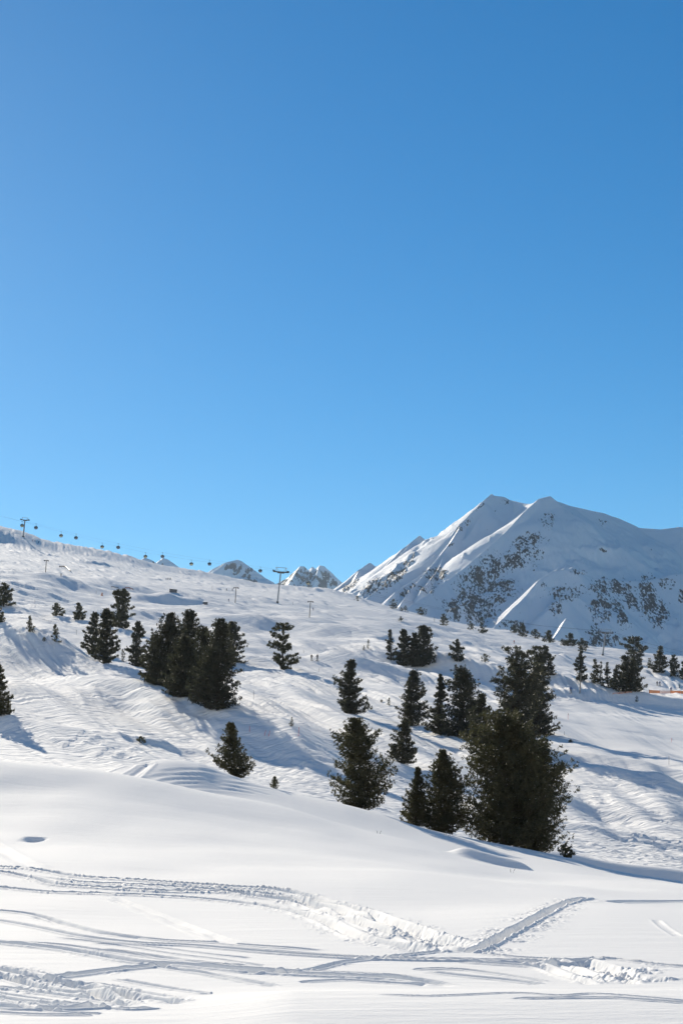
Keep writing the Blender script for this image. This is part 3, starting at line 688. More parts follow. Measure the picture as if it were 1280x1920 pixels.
    if hpx > 90:
        sel = np.arange(0, nb, max(1, nb // 90)); bp = []
        for i in sel:
            s4 = np.array([0, .35, .7, .95])
            P = np.stack([bx_[i] + np.cos(phi[i]) * rad_[i] * s4, by_[i] + np.sin(phi[i]) * rad_[i] * s4, zt[i] + rad_[i] * s4 * (upturn * s4 - droop) - .02 * h * (1 - s4)], -1)
            bp.append((P, r0 * .28 * np.array([1, .7, .45, .15]) * (1.1 - t[i])))
        paths += bp
    if hpx > 60:
        m = max(10, int(nt_ * .035)); j = rng.integers(0, n, m); q = cen[j] + np.array([0, 0, tuft * .45]) + rng.normal(0, tuft * .3, (m, 3)); r_s = tuft * rng.uniform(.14, .34, m)
        a4 = rng.random(m) * 6.28; e1 = np.stack([np.cos(a4), np.sin(a4), rng.normal(0, .3, m)], -1) * r_s[:, None]; e2 = np.stack([-np.sin(a4), np.cos(a4), rng.normal(0, .3, m)], -1) * r_s[:, None] * .7
        up = np.zeros((m, 3)); up[:, 2] = r_s * .5
        Vs = np.stack([q - e1, q - e2, q + e1, q + e2, q + up], 1).reshape(-1, 3); b0 = np.arange(m)[:, None] * 5
        Fs = np.concatenate([b0 + [[0, 1, 4]], b0 + [[1, 2, 4]], b0 + [[2, 3, 4]], b0 + [[3, 0, 4]], b0 + [[2, 1, 0]], b0 + [[3, 2, 0]]]).reshape(-1, 3)
        link('snow_clumps', mesh_np('snow_clumps', Vs, Fs, 3, False), M_snowc, root)
    n4 = [p for p in paths]
    V, Q = tubes(n4, 7); link('trunk', mesh_np('trunk', V, Q, 4), M_bark, root)
    return root

def place_tree(px, base, top, w, prof, label, name='pine_tree', cat='tree', group=None, Y=None, seed=None, cx=None, **k):
    """px: column of the foot, base and top: rows of foot and tip, w: crown width in pixels, cx: column of the crown's middle"""
    if Y is None: v = hit(px, base, 101)
    else:
        x = (px - 640) / F * Y; v = Vector((x, Y, ground(x, Y)))
    h = Z(top, v.y) - v.z
    wm = 1.09 * w * v.y / F; off = ((cx if cx is not None else px) - px) * v.y / F
    seed = seed if seed is not None else int(px * 7 + top) % 9973
    rL, rR = max(wm / 2 - off, .1 * wm), max(wm / 2 + off, .1 * wm)
    t = make_tree(name, h, rL, rR, prof, h * F / v.y, seed, **k)
    t.location = (v.x, v.y, v.z - 0.02 * h * (1 if h > 1 else 0))
    t.rotation_euler = (0, 0, 0)
    tag(t, label, cat, group); return t
GT = 'stone pines on the open slope'
D = dict(mat=M_fol2)
# nearest trees, just behind the powder dune
place_tree(943, 1598, 1323, 146, 'round', 'largest pine of all, broad round olive crown right behind the powder dune', Y=84, leaders=3, loose=.24, upturn=.55, cx=940, shape=[(0, .75, .6), (.06, 1.0, .8), (.2, 1.0, .95), (.4, .9, .95), (.6, .82, .86), (.75, .72, .74), (.88, .52, .5), (.96, .32, .3), (1, .08, .08)])
place_tree(1008, 1606, 1380, 104, 'round', 'tall ragged pine fused to the right side of the largest pine', Y=86, leaders=2, loose=.28, upturn=.55, cx=1014, shape=[(0, .8, .85), (.08, .9, .92), (.25, 1., .82), (.45, .9, 1.0), (.62, .8, .95), (.76, .7, .72), (.9, .4, .42), (1, .1, .1)])
place_tree(831, 1572, 1402, 84, 'egg', 'dense egg-shaped pine directly left of the largest pine', Y=84, loose=.12, upturn=.6, group=GT)
place_tree(781, 1550, 1436, 52, 'cone', 'slim light green conical pine left of the dense egg-shaped pine on the dune edge', Y=84, loose=.14, upturn=.6)
place_tree(672, 1513, 1341, 96, 'egg', 'solitary shaggy pine with a narrow tip and wide right boughs at the dune edge', Y=84, loose=.24, upturn=.5, shape=[(0, .5, .6), (.05, .85, .65), (.2, .95, 1.0), (.32, 1.0, 1.0), (.4, .88, .95), (.5, .72, .62), (.6, .70, .55), (.68, .95, .75), (.76, .85, .72), (.82, .5, .42), (.9, .32, .26), (1, .12, .1)])
place_tree(438, 1464, 1352, 66, 'cone', 'isolated small pine leaning out behind the humped dune, left of centre', Y=83, cx=432, lean=-.02, loose=.2, upturn=.6, shape=[(0, .1, .75), (.12, .3, .95), (.2, 1.0, .85), (.35, .95, .7), (.5, .72, .5), (.7, .42, .38), (.85, .25, .22), (1, .06, .06)])
place_tree(515, 1479, 1457, 13, 'egg', 'knee-high round pine shrub on the crest of the dune', 'pine_shrub', 'shrub', Y=74.5)
# middle rows
place_tree(757, 1432, 1346, 46, 'column', 'dark column pine in the hollow above the slim light green conical pine', **D)
place_tree(772, 1362, 1254, 50, 'column', 'tall dark pine with a twin tip standing above the hollow pine', loose=.2, cx=776, **D)
place_tree(658, 1338, 1234, 52, 'column', 'crooked pine with one bough sticking out low on its left', loose=.3, cx=658, **D, shape=[(0, .7, .75), (.1, .75, .9), (.3, .7, .8), (.45, .65, .75), (.52, .8, .85), (.6, 1.0, .8), (.66, .55, .45), (.75, .45, .4), (.9, .35, .35), (1, .1, .1)])
place_tree(689, 1330, 1311, 14, 'cone', 'small pine sapling at the right foot of the crooked pine', 'pine_sapling', 'tree')
place_tree(535, 1255, 1166, 46, 'column', 'lone gnarled pine with gaps between its boughs, high on the slope beside two skiers', loose=.5, lean=-.1, cx=538, shape=[(0, .2, .3), (.1, .3, .7), (.2, .9, 1.0), (.3, .6, .8), (.42, 1., .6), (.55, .9, .35), (.65, .6, .35), (.78, 1., .5), (.9, .6, .6), (1, .2, .2)])
place_tree(824, 1375, 1261, 38, 'cone', 'slender spire-shaped conifer at the left of the middle-right thicket', loose=.14, **D)
place_tree(860, 1380, 1243, 74, 'column', 'loose-topped pine in the middle-right thicket, right of the spire-shaped conifer', loose=.32, leaders=2, cx=862, **D)
place_tree(902, 1398, 1298, 46, 'round', 'short round pine at the right end of the middle-right thicket', loose=.2, **D)
place_tree(884, 1388, 1312, 36, 'column', 'small dark pine squeezed between the loose-topped pine and the short round pine', **D)
place_tree(962, 1425, 1206, 82, 'column', 'very tall dark pine with a blunt club top behind the largest pine', loose=.2, leaders=2, cx=966, **D, shape=[(0, .6, .6), (.2, .7, .8), (.4, .75, .8), (.6, .95, .9), (.68, 1.0, .8), (.74, .6, .85), (.85, .65, .75), (.94, .6, .5), (1, .35, .2)])
place_tree(1008, 1380, 1240, 62, 'column', 'dark pine against the right flank of the very tall club-topped pine', loose=.25, cx=1008, **D, shape=[(0, .8, 1.0), (.12, .8, 1.), (.3, .7, .75), (.5, .8, .8), (.7, .9, .75), (.85, .7, .5), (.95, .4, .3), (1, .1, .1)])
# big thicket on the left
CL_ = 'pines of the big thicket left of centre'
place_tree(292, 1284, 1188, 46, 'column', 'lowest leftmost pine of the big thicket, its tip below the others', group=CL_, **D)
place_tree(318, 1292, 1145, 78, 'round', 'broad pine with a flat top at the upper left of the big thicket', group=CL_, loose=.18, **D)
place_tree(354, 1296, 1138, 72, 'round', 'tallest pine of the big thicket with a rounded tip', group=CL_, loose=.16, **D)
place_tree(346, 1306, 1190, 68, 'round', 'pine at the front centre of the big thicket, below the tallest one', group=CL_, **D)
place_tree(383, 1314, 1170, 56, 'column', 'thin-topped pine between the tallest and the right-hand pine of the big thicket', group=CL_, loose=.25, **D)
place_tree(410, 1329, 1155, 78, 'round', 'large round pine at the lower right corner of the big thicket', group=CL_, loose=.18, cx=408, **D)
place_tree(432, 1246, 1164, 54, 'round', 'wide pine sticking out at the right behind the big thicket', group=CL_, loose=.2, **D)
# pines up the left side
place_tree(176, 1226, 1147, 34, 'column', 'left pine of the dark pair left of the big thicket', **D)
place_tree(199, 1243, 1138, 44, 'column', 'right and taller pine of the dark pair left of the big thicket', **D)
place_tree(258, 1250, 1163, 34, 'column', 'narrow pine standing alone between the dark pair and the big thicket', **D)
place_tree(228, 1178, 1104, 42, 'column', 'open-branched pine with a flat top behind the dark pair', loose=.32, shape=[(0, .4, .4), (.1, 1.0, .9), (.25, .95, 1.), (.45, .8, .85), (.62, .7, .6), (.8, .65, .6), (.93, .55, .5), (1, .3, .25)])
place_tree(231, 1241, 1217, 11, 'cone', 'tiny spire-shaped sapling between the dark pair and the narrow pine', 'pine_sapling')
place_tree(8, 1137, 1093, 36, 'round', 'bushy pine cut by the left edge of the picture, topmost there')
place_tree(-2, 1168, 1134, 20, 'column', 'pine of which only the right side shows at the left edge, under the bushy one')
place_tree(-4, 1343, 1228, 46, 'cone', 'tall pine cut by the left edge beside the blue shaded snow', loose=.2)
place_tree(-75, 1300, 1170, 80, 'round', 'pine beyond the left edge whose shadow falls over the slope', loose=.2)
place_tree(-120, 1250, 1120, 80, 'round', 'farther pine beyond the left edge throwing shade on the upper slope', loose=.2)
place_tree(107, 1155, 1131, 21, 'round', 'small round pine left of its tattered neighbour, high on the left slope')
place_tree(148, 1162, 1131, 24, 'column', 'small tattered pine right of the small round pine, high on the left slope', loose=.35)
place_tree(57, 1185, 1155, 16, 'cone', 'little conical pine nearest to the left edge of the open slope', 'pine_sapling')
place_tree(105, 1204, 1170, 16, 'cone', 'little conical pine left of the dark pair, on churned snow', 'pine_sapling')
place_tree(83, 1203, 1195, 7, 'bush', 'tiny scrub left of the little conical pine on churned snow', 'scrub', 'shrub')
# group in the upper middle
place_tree(732, 1238, 1180, 19, 'column', 'slim pine, leftmost of the upper middle row', **D)
place_tree(756, 1249, 1179, 32, 'column', 'dark pine second from the left in the upper middle row', **D)
place_tree(777, 1250, 1186, 28, 'column', 'dark pine with a low tip in the upper middle row, before the broadest one', **D)
place_tree(793, 1249, 1171, 50, 'round', 'broadest pine, at the right end of the upper middle row', cx=792, loose=.22, **D)
place_tree(856, 1240, 1199, 26, 'round', 'round pine alone on the white ledge right of the upper middle row', **D)
place_tree(909, 1241, 1226, 14, 'bush', 'small pine bush on the white ledge, left of the club-topped pine', 'pine_shrub', 'shrub')
place_tree(690, 1217, 1199, 8, 'cone', 'tiny pine sapling left of the upper middle row', 'pine_sapling')
place_tree(682, 1219, 1210, 5, 'cone', 'tiniest sapling, just left of another left of the upper middle row', 'pine_sapling')
place_tree(751, 1165, 1156, 9, 'bush', 'tiny pine bush alone below the skyline pines', 'pine_shrub', 'shrub')
# along the skyline
SK = [(670, 1127, 1117, 9, 'smallest leftmost pine bush on the skyline below the mountain ridge'), (738, 1141, 1124, 14, 'dark round pine on the skyline, second from the left'),
      (752, 1146, 1139, 7, 'tiny bush on the skyline right of the dark round pine'), (760, 1148, 1136, 9, 'small upright pine on the skyline between two bushes'),
      (789, 1153, 1139, 17, 'wide low pine bush on the skyline where the bright snow strips end'), (831, 1173, 1151, 17, 'round pine just under the skyline, left of two small ones'),
      (882, 1181, 1165, 14, 'left one of two small pines under the forested mountain foot'), (904, 1187, 1157, 15, 'right one of two small pines under the forested mountain foot'),
      (963, 1187, 1172, 16, 'low dark pine at the left of the skyline row under the mountain spur'), (979, 1194, 1169, 18, 'taller pine second in the skyline row under the mountain spur'),
      (1003, 1197, 1180, 17, 'round low pine third in the skyline row under the mountain spur'), (1028, 1205, 1182, 20, 'pointed pine fourth in the skyline row under the mountain spur'),
      (1053, 1210, 1198, 10, 'tiny bush left of the sunlit snow spike on the skyline'), (1068, 1211, 1188, 23, 'broad pine at the foot of the sunlit snow spike'),
      (1090, 1221, 1197, 20, 'dark rounded pine on the skyline left of the grey lift pylon')]
for px, b_, t_, w_, lb in SK: place_tree(px, b_, t_, w_, 'round' if w_ > 11 else 'bush', lb, 'pine_tree' if w_ > 12 else 'pine_shrub', 'tree' if w_ > 12 else 'shrub', group='pines along the skyline', mat=M_fol2)
# right hand groups
place_tree(1028, 1267, 1210, 34, 'round', 'loose double pine right of the club-topped pine, leaning left', loose=.25, lean=-.12, cx=1024, **D)
place_tree(1014, 1262, 1212, 40, 'top', 'thin-stemmed left half of the loose leaning double pine', loose=.35, lean=-.15, cx=1006, bare=.35)
place_tree(1088, 1278, 1221, 23, 'column', 'narrow pine behind the thin wooden drag lift post', loose=.25, **D)
place_tree(1115, 1281, 1236, 18, 'column', 'pale pine right of the narrow pine by the wooden post', loose=.3)
place_tree(1125, 1283, 1240, 14, 'cone', 'dark conical pine touching the pale pine right of the wooden post', **D)
place_tree(1138, 1290, 1241, 18, 'cone', 'small spire pine left of the densest right-hand thicket', **D)
place_tree(1154, 1290, 1250, 18, 'column', 'low pine at the left foot of the broad pine near the orange net', **D)
place_tree(1168, 1297, 1228, 38, 'column', 'left pine of the dense clump over the short orange net', **D, leaders=2)
place_tree(1187, 1296, 1236, 36, 'round', 'right pine of the dense clump over the short orange net', **D)
place_tree(1194, 1248, 1193, 38, 'top', 'big-headed pine leaning over the skyline right of the lift pylon', cx=1191, lean=-.12, loose=.15, bare=.02, **D)
place_tree(1217, 1253, 1234, 12, 'column', 'tiny pine left of the egg-shaped pine near the right edge')
place_tree(1236, 1261, 1211, 30, 'egg', 'egg-shaped pine near the right edge of the picture', **D)
place_tree(1263, 1268, 1228, 22, 'round', 'round pine second from the right edge of the picture', **D)
place_tree(1280, 1274, 1240, 18, 'column', 'pine at the very right edge of the picture', **D)
# saplings and scrub in the open snow
place_tree(547, 1362, 1345, 8, 'cone', 'pale sapling alone in the snow below the lone gnarled pine', 'pine_sapling')
place_tree(265, 1394, 1382, 15, 'bush', 'bare little bush in a dark snow hole below the dark pair', 'scrub', 'shrub', loose=.6)
place_tree(729, 1323, 1309, 9, 'cone', 'thin sapling between the crooked pine and the twin-tipped pine', 'pine_sapling', loose=.4)
place_tree(715, 1317, 1312, 5, 'bush', 'tuft of scrub left of the thin sapling', 'scrub', 'shrub')
place_tree(1069, 1392, 1387, 7, 'bush', 'dark low scrub on the churned snow right of the thicket', 'scrub', 'shrub')
place_tree(1193, 1316, 1305, 6, 'bush', 'small scrub in the snow under the gap between the orange nets', 'scrub', 'shrub')
place_tree(1060, 1607, 1584, 22, 'bush', 'sparse twiggy sapling at the right foot of the largest pines', 'pine_sapling', Y=80, loose=.6, bare=.0)

def twig(px, py, hpx, label, lean=.3, n=2):
    v = hit(px, py, 15, 80); h = hpx * v.y / F; ps = []; rng = random.Random(px)
    for k in range(n):
        a = rng.uniform(-.4, .4) + lean * (1 if k % 2 else -.4)
        x0 = k * h * .45; ps.append((np.array([[x0, 0, -.05], [x0 + a * h * .5, 0.02, h * .55], [x0 + a * h, .03, h]]), [h * .05, h * .04, h * .015]))
        ps.append((np.array([[x0 + a * h * .5, .02, h * .5], [x0 + a * h * .5 + h * .25, .0, h * .7]]), [h * .03, h * .012]))
    V, Q = tubes(ps, 5); o = link('bare_twig', mesh_np('bare_twig', V, Q, 4), M_twig); o.location = v
    tag(o, label, 'twig')
twig(708, 1563, 7, 'single dark twig poking out of smooth powder below the shaggy pine')
twig(833, 1567, 5, 'left twig of two on the powder edge under the egg-shaped pine')
twig(840, 1570, 5, 'right twig of two on the powder edge under the egg-shaped pine')
twig(957, 1636, 8, 'pair of bare stalks under the blue drift lip right of the dune', n=2)

# ------------------------------------------------------------------ lifts, poles, nets
M_steel = simple('galvanised_steel', (0.42, 0.43, 0.44), 0.5, 0.3, .15, 3)
M_dsteel = simple('dark_steel', (0.10, 0.105, 0.11), 0.55, 0.4, .2, 4)
M_rope = simple('steel_rope', (0.12, 0.12, 0.13), 1.0)
M_wood = simple('weathered_wood', (0.09, 0.075, 0.06), 0.85, 0, .35, 6)
M_glass = simple('tinted_window', (0.03, 0.04, 0.05), 0.15)
M_shell = simple('grey_shell', (0.20, 0.22, 0.25), 0.4)
M_cream = simple('cream_shell', (0.62, 0.55, 0.35), 0.45)
M_orange = simple('orange_net', (0.72, 0.30, 0.14), 0.8, 0, .2, 30)
M_red = simple('red_plastic', (0.62, 0.05, 0.04), 0.5)
M_white = simple('white_board', (0.8, 0.8, 0.78), 0.5)

def boxes(bl):
    V = []; Q = []
    for (c, sz, *rt) in bl:
        x, y, z = [q / 2 for q in sz]
        v = np.array([[sx * x, sy * y, s2 * z] for sx in (-1, 1) for sy in (-1, 1) for s2 in (-1, 1)])
        if rt: v = v @ np.array(Matrix.Rotation(rt[0], 3, rt[1] if len(rt) > 1 else 'Z')).T
        o = sum(len(a) for a in V); V.append(v + np.array(c))
        Q.append(np.array([[0, 1, 3, 2], [4, 6, 7, 5], [0, 4, 5, 1], [2, 3, 7, 6], [0, 2, 6, 4], [1, 5, 7, 3]]) + o)
    return np.concatenate(V), np.concatenate(Q)
def part(name, VQ, mat, parent, smooth=False): return link(name, mesh_np(name, VQ[0], VQ[1], 4, smooth), mat, parent)

def lift_pylon(px, base, top, arm, label, lattice=False):
    v = hit(px, base, 290); u = v.y / F; H = (base - top) * u; A = arm * u
    r = empty('lift_pylon', v); r.rotation_euler = (0, rad(7), rad(-20))
    rr = max(.45, 1.5 * u)
    hh = H * .86
    part('column', tubes([(np.array([[0, 0, -2], [0, 0, H * .45], [0, 0, hh]]), [rr, rr * .85, rr * .7])], 12), M_steel, r, True)
    part('footing', tubes([(np.array([[0, 0, -1.5], [0, 0, H * .05]]), [rr * 1.7, rr * 1.6])], 8), M_dsteel, r)
    t = .05 * A
    part('crossarm', boxes([((0, 0, hh), (A * .92, t * 1.2, t * 1.3)), ((0, 0, hh - t), (A * .4, t, t))]), M_dsteel, r)
    for s in (-1, 1):
        part('sheave_train', boxes([((s * A * .42, 0, hh + t * .7), (t * .7, A * .30, t * 1.2)), ((s * A * .42, 0, hh + t * 1.5), (t * .35, A * .36, t * .5))]), M_dsteel, r)
    fr = []
    for s in (-1, 1):
        fr.append((np.array([[s * A * .28, 0, hh], [s * A * .3, 0, H * .98]]), [t * .28] * 2)); fr.append((np.array([[s * A * .1, 0, hh], [s * A * .3, 0, H * .98]]), [t * .16] * 2))
    fr.append((np.array([[-A * .34, 0, H * .98], [A * .34, 0, H * .98]]), [t * .3] * 2))
    part('lifting_frame', tubes(fr, 6), M_steel, r)
    n = 16; ld = [(np.array([[s * .25, -rr * .95, H * .04], [s * .25, -rr * .8, hh]]), [.05, .05]) for s in (-1, 1)]
    ld += [(np.array([[-.25, -rr * .9, H * .04 + (hh - H * .05) * k / n], [.25, -rr * .9, H * .04 + (hh - H * .05) * k / n]]), [.03, .03]) for k in range(n)]
    part('ladder', tubes(ld, 5), M_dsteel, r)
    tag(r, label, 'lift pylon', 'pylons of the cabin lift')
    return r, u
P1, u1 = lift_pylon(44, 1007, 970, 20, 'grey lift pylon on the skyline at the far left with cabins beside it')
P2, u2 = lift_pylon(520, 1131, 1063, 34, 'tallest grey lift pylon, standing in the slope before the small rocky peaks')
P3, u3 = lift_pylon(1129, 1229, 1179, 32, 'pale lift pylon on the skyline at the right before the shaded mountain')
y1, y2, y3 = P1.location.y, P2.location.y, P3.location.y
def pt(px, py, Y): return np.array([(px - 640) / F * Y, Y, Z(py, Y)])
def yl(px): return y1 + (y2 - y1) * (px - 44) / (520 - 44) if px <= 520 else y2 + (y3 - y2) * (px - 520) / 609
ropeA = [(-60, 950), (36, 976), (42, 978), (115, 997), (192, 1018), (273, 1036), (359, 1050), (430, 1059), (504, 1069), (560, 1082), (700, 1117), (850, 1148), (1000, 1172), (1116, 1183), (1200, 1210), (1330, 1240)]
ropeB = [(-60, 955), (54, 980), (68, 982), (143, 1001), (222, 1019), (305, 1036), (393, 1050), (488, 1063), (538, 1072), (580, 1083), (720, 1118), (870, 1150), (1020, 1174), (1144, 1184), (1220, 1208), (1330, 1234)]
for rp, lb in ((ropeA, 'thin haul cable carrying the ascending lift cabins'), (ropeB, 'thin haul cable carrying the descending lift cabins')):
    P = np.array([pt(a, b, yl(a)) for a, b in rp]); o = part('lift_cable', tubes([(P, [.04] * len(P))], 5), M_rope, None); tag(o, lb, 'cable')

def cabin_proto(shell):
    r = empty('lift_cabin', (0, 0, 0)); w, d, hgt = 2.9, 2.4, 2.6
    # rounded shell
    ns, nz = 16, 9; V = []
    for i in range(nz):
        t = i / (nz - 1); zz = -hgt * (1 - t); k = math.sin(math.pi * min(1, .16 + t * .80)) ** .35
        for j in range(ns):
            a = 2 * math.pi * j / ns; ca, sa = math.cos(a), math.sin(a)
            V.append((w / 2 * k * math.copysign(abs(ca) ** .55, ca), d / 2 * k * math.copysign(abs(sa) ** .55, sa), zz))
    Q = [(i * ns + j, i * ns + (j + 1) % ns, (i + 1) * ns + (j + 1) % ns, (i + 1) * ns + j) for i in range(nz - 1) for j in range(ns)]
    V = np.array(V) + np.array([0, 0, -2.3]); cz = len(V)
    V = np.concatenate([V, [[0, 0, -2.3 - hgt], [0, 0, -2.3]]])
    part('cabin_shell', (V, np.array(Q)), shell, r, True)
    part('roof', boxes([((0, 0, -2.32), (w * .72, d * .72, .14))]), M_dsteel, r)
    part('floor', boxes([((0, 0, -2.3 - hgt + .04), (w * .72, d * .72, .16))]), M_dsteel, r)
    part('window', boxes([((0, -d / 2 - .01, -3.35), (w * .78, .06, 1.1)), ((0, d / 2 + .01, -3.35), (w * .78, .06, 1.1)), ((-w / 2 - .01, 0, -3.35), (.06, d * .75, 1.1)), ((w / 2 + .01, 0, -3.35), (.06, d * .75, 1.1))]), M_glass, r)
    part('hanger', tubes([(np.array([[0, 0, 0], [.25, 0, -.5], [.25, 0, -1.7], [0, 0, -2.3]]), [.10, .10, .10, .10])], 6), M_dsteel, r)
    part('grip', boxes([((0, 0, 0), (1.0, .35, .30))]), M_dsteel, r)
    return r
pa = cabin_proto(M_cream); pb = cabin_proto(M_shell)
def copy_tree(o):
    c = o.copy(); C.objects.link(c)
    for ch in list(o.children):
        d = ch.copy(); C.objects.link(d); d.parent = c
    return c
CA = [(42, 978, 'cream-bottomed lift cabin hanging just left of the far left pylon'), (115, 997, 'cream-bottomed lift cabin, left one of the second pair from the left'), (192, 1018, 'cream-bottomed lift cabin, left one of the third pair from the left'), (273, 1036, 'cream-bottomed lift cabin before the small white peak, left one of its pair'), (359, 1050, 'cream-bottomed lift cabin left of the pale pointed peak, left one of its pair'), (578, 1086, 'orange-yellow lift cabin hanging before the jagged rocky peak')]
CB = [(68, 982, 'dark grey lift cabin just right of the far left pylon'), (143, 1001, 'dark grey lift cabin, right one of the second pair from the left'), (222, 1019, 'dark grey lift cabin, right one of the third pair from the left'), (305, 1036, 'dark grey lift cabin before the small white peak, right one of its pair'), (393, 1050, 'dark grey lift cabin at the left foot of the pale pointed peak'), (488, 1063, 'dark grey lift cabin hanging left of the tallest pylon')]
for pr_, lst in ((pa, CA), (pb, CB)):
    for i, (px, py, lb) in enumerate(lst):
        o = pr_ if i == 0 else copy_tree(pr_)
        Y = yl(px); o.location = pt(px, py, Y); s = Y / 1650; o.scale = (1.15 * s, 1.15 * s, 1.15 * s); o.rotation_euler = (0, 0, rad(-25))
        tag(o, lb, 'lift cabin', 'cabins on the lift line')

def drag_post(px, base, top, arm, label, col=M_wood):
    v = hit(px, base, 200); u = v.y / F; H = (base - top) * u; A = max(arm * u, .6)
    r = empty('drag_lift_post', v); r.rotation_euler = (0, rad(4), rad(-15)); w = max(.16, .85 * u)
    part('mast', tubes([(np.array([[0, 0, -1], [0, 0, H]]), [w, w * .8])], 8), col, r, True)
    part('crossarm', boxes([((0, 0, H * .98), (A, w * 1.2, w * 1.2))]), col, r)
    for s in (-1, 1): part('roller_battery', boxes([((s * A * .42, 0, H * .93), (w * 1.3, w * 5, w * 1.5))]), M_dsteel, r)
    tag(r, label, 'lift post', 'posts of the drag lift'); return r
drag_post(86, 1073, 1050, 9, 'short dark drag lift post at the upper left above the snow kicker')
drag_post(441, 1130, 1101, 10, 'dark drag lift post between the timber box and the tallest pylon')
drag_post(580, 1158, 1127, 11, 'dark drag lift post right of and below the tallest pylon')
drag_post(1086, 1300, 1262, 5, 'slender pale wooden drag lift post before the narrow pine at the right', simple('pale_wood', (0.25, 0.22, 0.18), .8, 0, .3, 5))

def net(pts, hpx, label):
    vs = [hit(a, b, 290) for a, b in pts]; r = empty('safety_net', vs[0]); o0 = np.array(vs[0]); u = vs[0].y / F; h = hpx * u
    P = [np.array(v) - o0 for v in smooth_pts([tuple(v) for v in vs], 4)] if False else [np.array(v) - o0 for v in vs]
    V = []; Q = []; n = len(P)
    # mesh of horizontal and vertical cords as thin strips
    strips = []
    for k in range(7):
        zz = h * (.08 + .9 * k / 6); strips.append((np.array([p + [0, 0, zz] for p in P]), [h * .022] * n))
    for a, b in zip(P[:-1], P[1:]):
        m = max(2, int(np.linalg.norm(b - a) / (h * .22)))
        for i in range(m):
            q = a + (b - a) * i / m; strips.append((np.array([q + [0, 0, h * .05], q + [0, 0, h]]), [h * .02] * 2))
    part('netting', tubes(strips, 4), M_orange, r)
    for p in P: part('stake', tubes([(np.array([p + [0, .05, -.4], p + [0, .05, h * 1.12]]), [.06, .05])], 5), M_wood, r)
    tag(r, label, 'safety net', 'orange nets beside the piste')
net([(1148, 1302), (1160, 1301), (1172, 1300), (1184, 1299)], 3.0, 'short orange safety net under the dense pine clump')
net([(1216, 1300), (1236, 1300), (1256, 1300), (1276, 1301), (1292, 1301)], 6.5, 'long orange safety net running to the right edge of the picture')

def pole(px, py, hpx, mat, label, flag=None, lean=0.0, ymin=105):
    v = hit(px, py, ymin); u = v.y / F; h = hpx * u; r = empty('marker_pole', v); w = max(.03, .30 * u)
    part('shaft', tubes([(np.array([[0, 0, -.3], [lean * h, 0, h]]), [w, w * .8])], 6), mat, r, True)
    if flag is not None:
        part('panel', boxes([((lean * h + w * 2.5, 0, h * .8), (w * 6, w * .6, h * .28))]), flag, r)
    tag(r, label, 'marker pole'); return r
pole(468, 1372, 11, M_red, 'single thin red gate pole left of the leaning pair on the shaded slope')
pole(494, 1380, 11, M_red, 'left one of two red poles leaning right on the shaded slope', lean=.4)
pole(502, 1381, 11, M_red, 'right one of two red poles leaning right on the shaded slope', lean=.4)
pole(559, 1380, 17, M_red, 'thin red pole with a pale foot right of the pale sapling', lean=.1)
pole(475, 1312, 18, M_wood, 'thin brown stake in the snow right below the big thicket', lean=.08)
pole(457, 1262, 9, M_wood, 'short brown stake right behind the big thicket')
pole(569, 1224, 6, M_wood, 'short stake right of the lone gnarled pine')
pole(144, 1190, 9, M_dsteel, 'short dark post on the slope left of the dark pair')
pole(598, 1260, 8, M_wood, 'thin stake in the snow below the two skiers', lean=.05)
pole(1064, 1349, 12, M_red, 'red gate pole with a white panel on the groomed piste', flag=M_white)
pole(1258, 1392, 8, M_red, 'low red and white gate marker near the right edge of the piste', flag=M_white)
pole(1253, 1434, 16, M_wood, 'thin brown stake on the piste near the right edge, below the red gate marker')
pole(1057, 1378, 7, M_wood, 'short stake on churned snow right of the thicket')
pole(814, 1166, 9, M_wood, 'thin stake below the skyline right of the bright snow strips', ymin=290)
pole(398, 1108, 10, M_wood, 'thin stake on the upper slope left of the drag lift skiers', ymin=290)
pole(549, 1134, 6, M_wood, 'thin stake right of the foot of the tallest pylon', ymin=290)
pole(181, 1113, 6, M_dsteel, 'thin dark stake left of the orange marker bag', ymin=290)
pole(66, 1130, 6, M_wood, 'faint stake on the piste right of the bushy pine at the left edge', ymin=290)

def terrain_park_box(px, py, wpx, hpx, label, lean=0, mat=M_dsteel):
    v = hit(px, py, 290); u = v.y / F; r = empty('park_box', v); w = wpx * u; h = hpx * u
    part('front_panel', boxes([((0, 0, h * .5), (w, .2, h), rad(lean), 'Y')]), mat, r)
    part('deck', boxes([((0, w * .25, h * 1.0), (w * 1.03, w * .5, h * .14), rad(lean), 'Y')]), M_wood, r)
    for s in (-1, 1): part('support', boxes([((s * w * .42, w * .25, h * .4), (h * .15, h * .15, h * 1.2))]), M_wood, r)
    tag(r, label, 'park feature', 'snow park boxes')
terrain_park_box(325, 1111, 14, 6, 'dark timber box on top of the big snow kicker', 6)
terrain_park_box(385, 1134, 9, 5, 'small dark crate on the slope above the tallest pine of the thicket')
M_rust = simple('rust_red_rail', (0.30, 0.10, 0.06), .6)
def rail(pts, thick, mat, label):
    vs = [np.array(hit(a, b, 380)) for a, b in pts]; o0 = vs[0].copy(); u = o0[1] / F
    r = empty('jib_rail', o0); P = np.array([v - o0 + [0, 0, 2.2 * u] for v in vs])
    part('rail', tubes([(P, [thick * u * .5] * len(P))], 8), mat, r, True)
    for p in P: part('leg', tubes([(np.array([p - [0, 0, 3.2 * u], p]), [.25 * u, .25 * u])], 5), M_dsteel, r)
    tag(r, label, 'jib rail', 'rails of the snow park')
rail([(112, 1064), (121, 1064), (127, 1067), (132, 1072)], 2.0, simple('tan_rail', (.3, .22, .16), .6), 'tan bent jib rail above the snow kicker at the upper left')
rail([(209, 1102), (216, 1103), (222, 1104)], 1.5, M_dsteel, 'short dark jib rail above the open-branched pine')
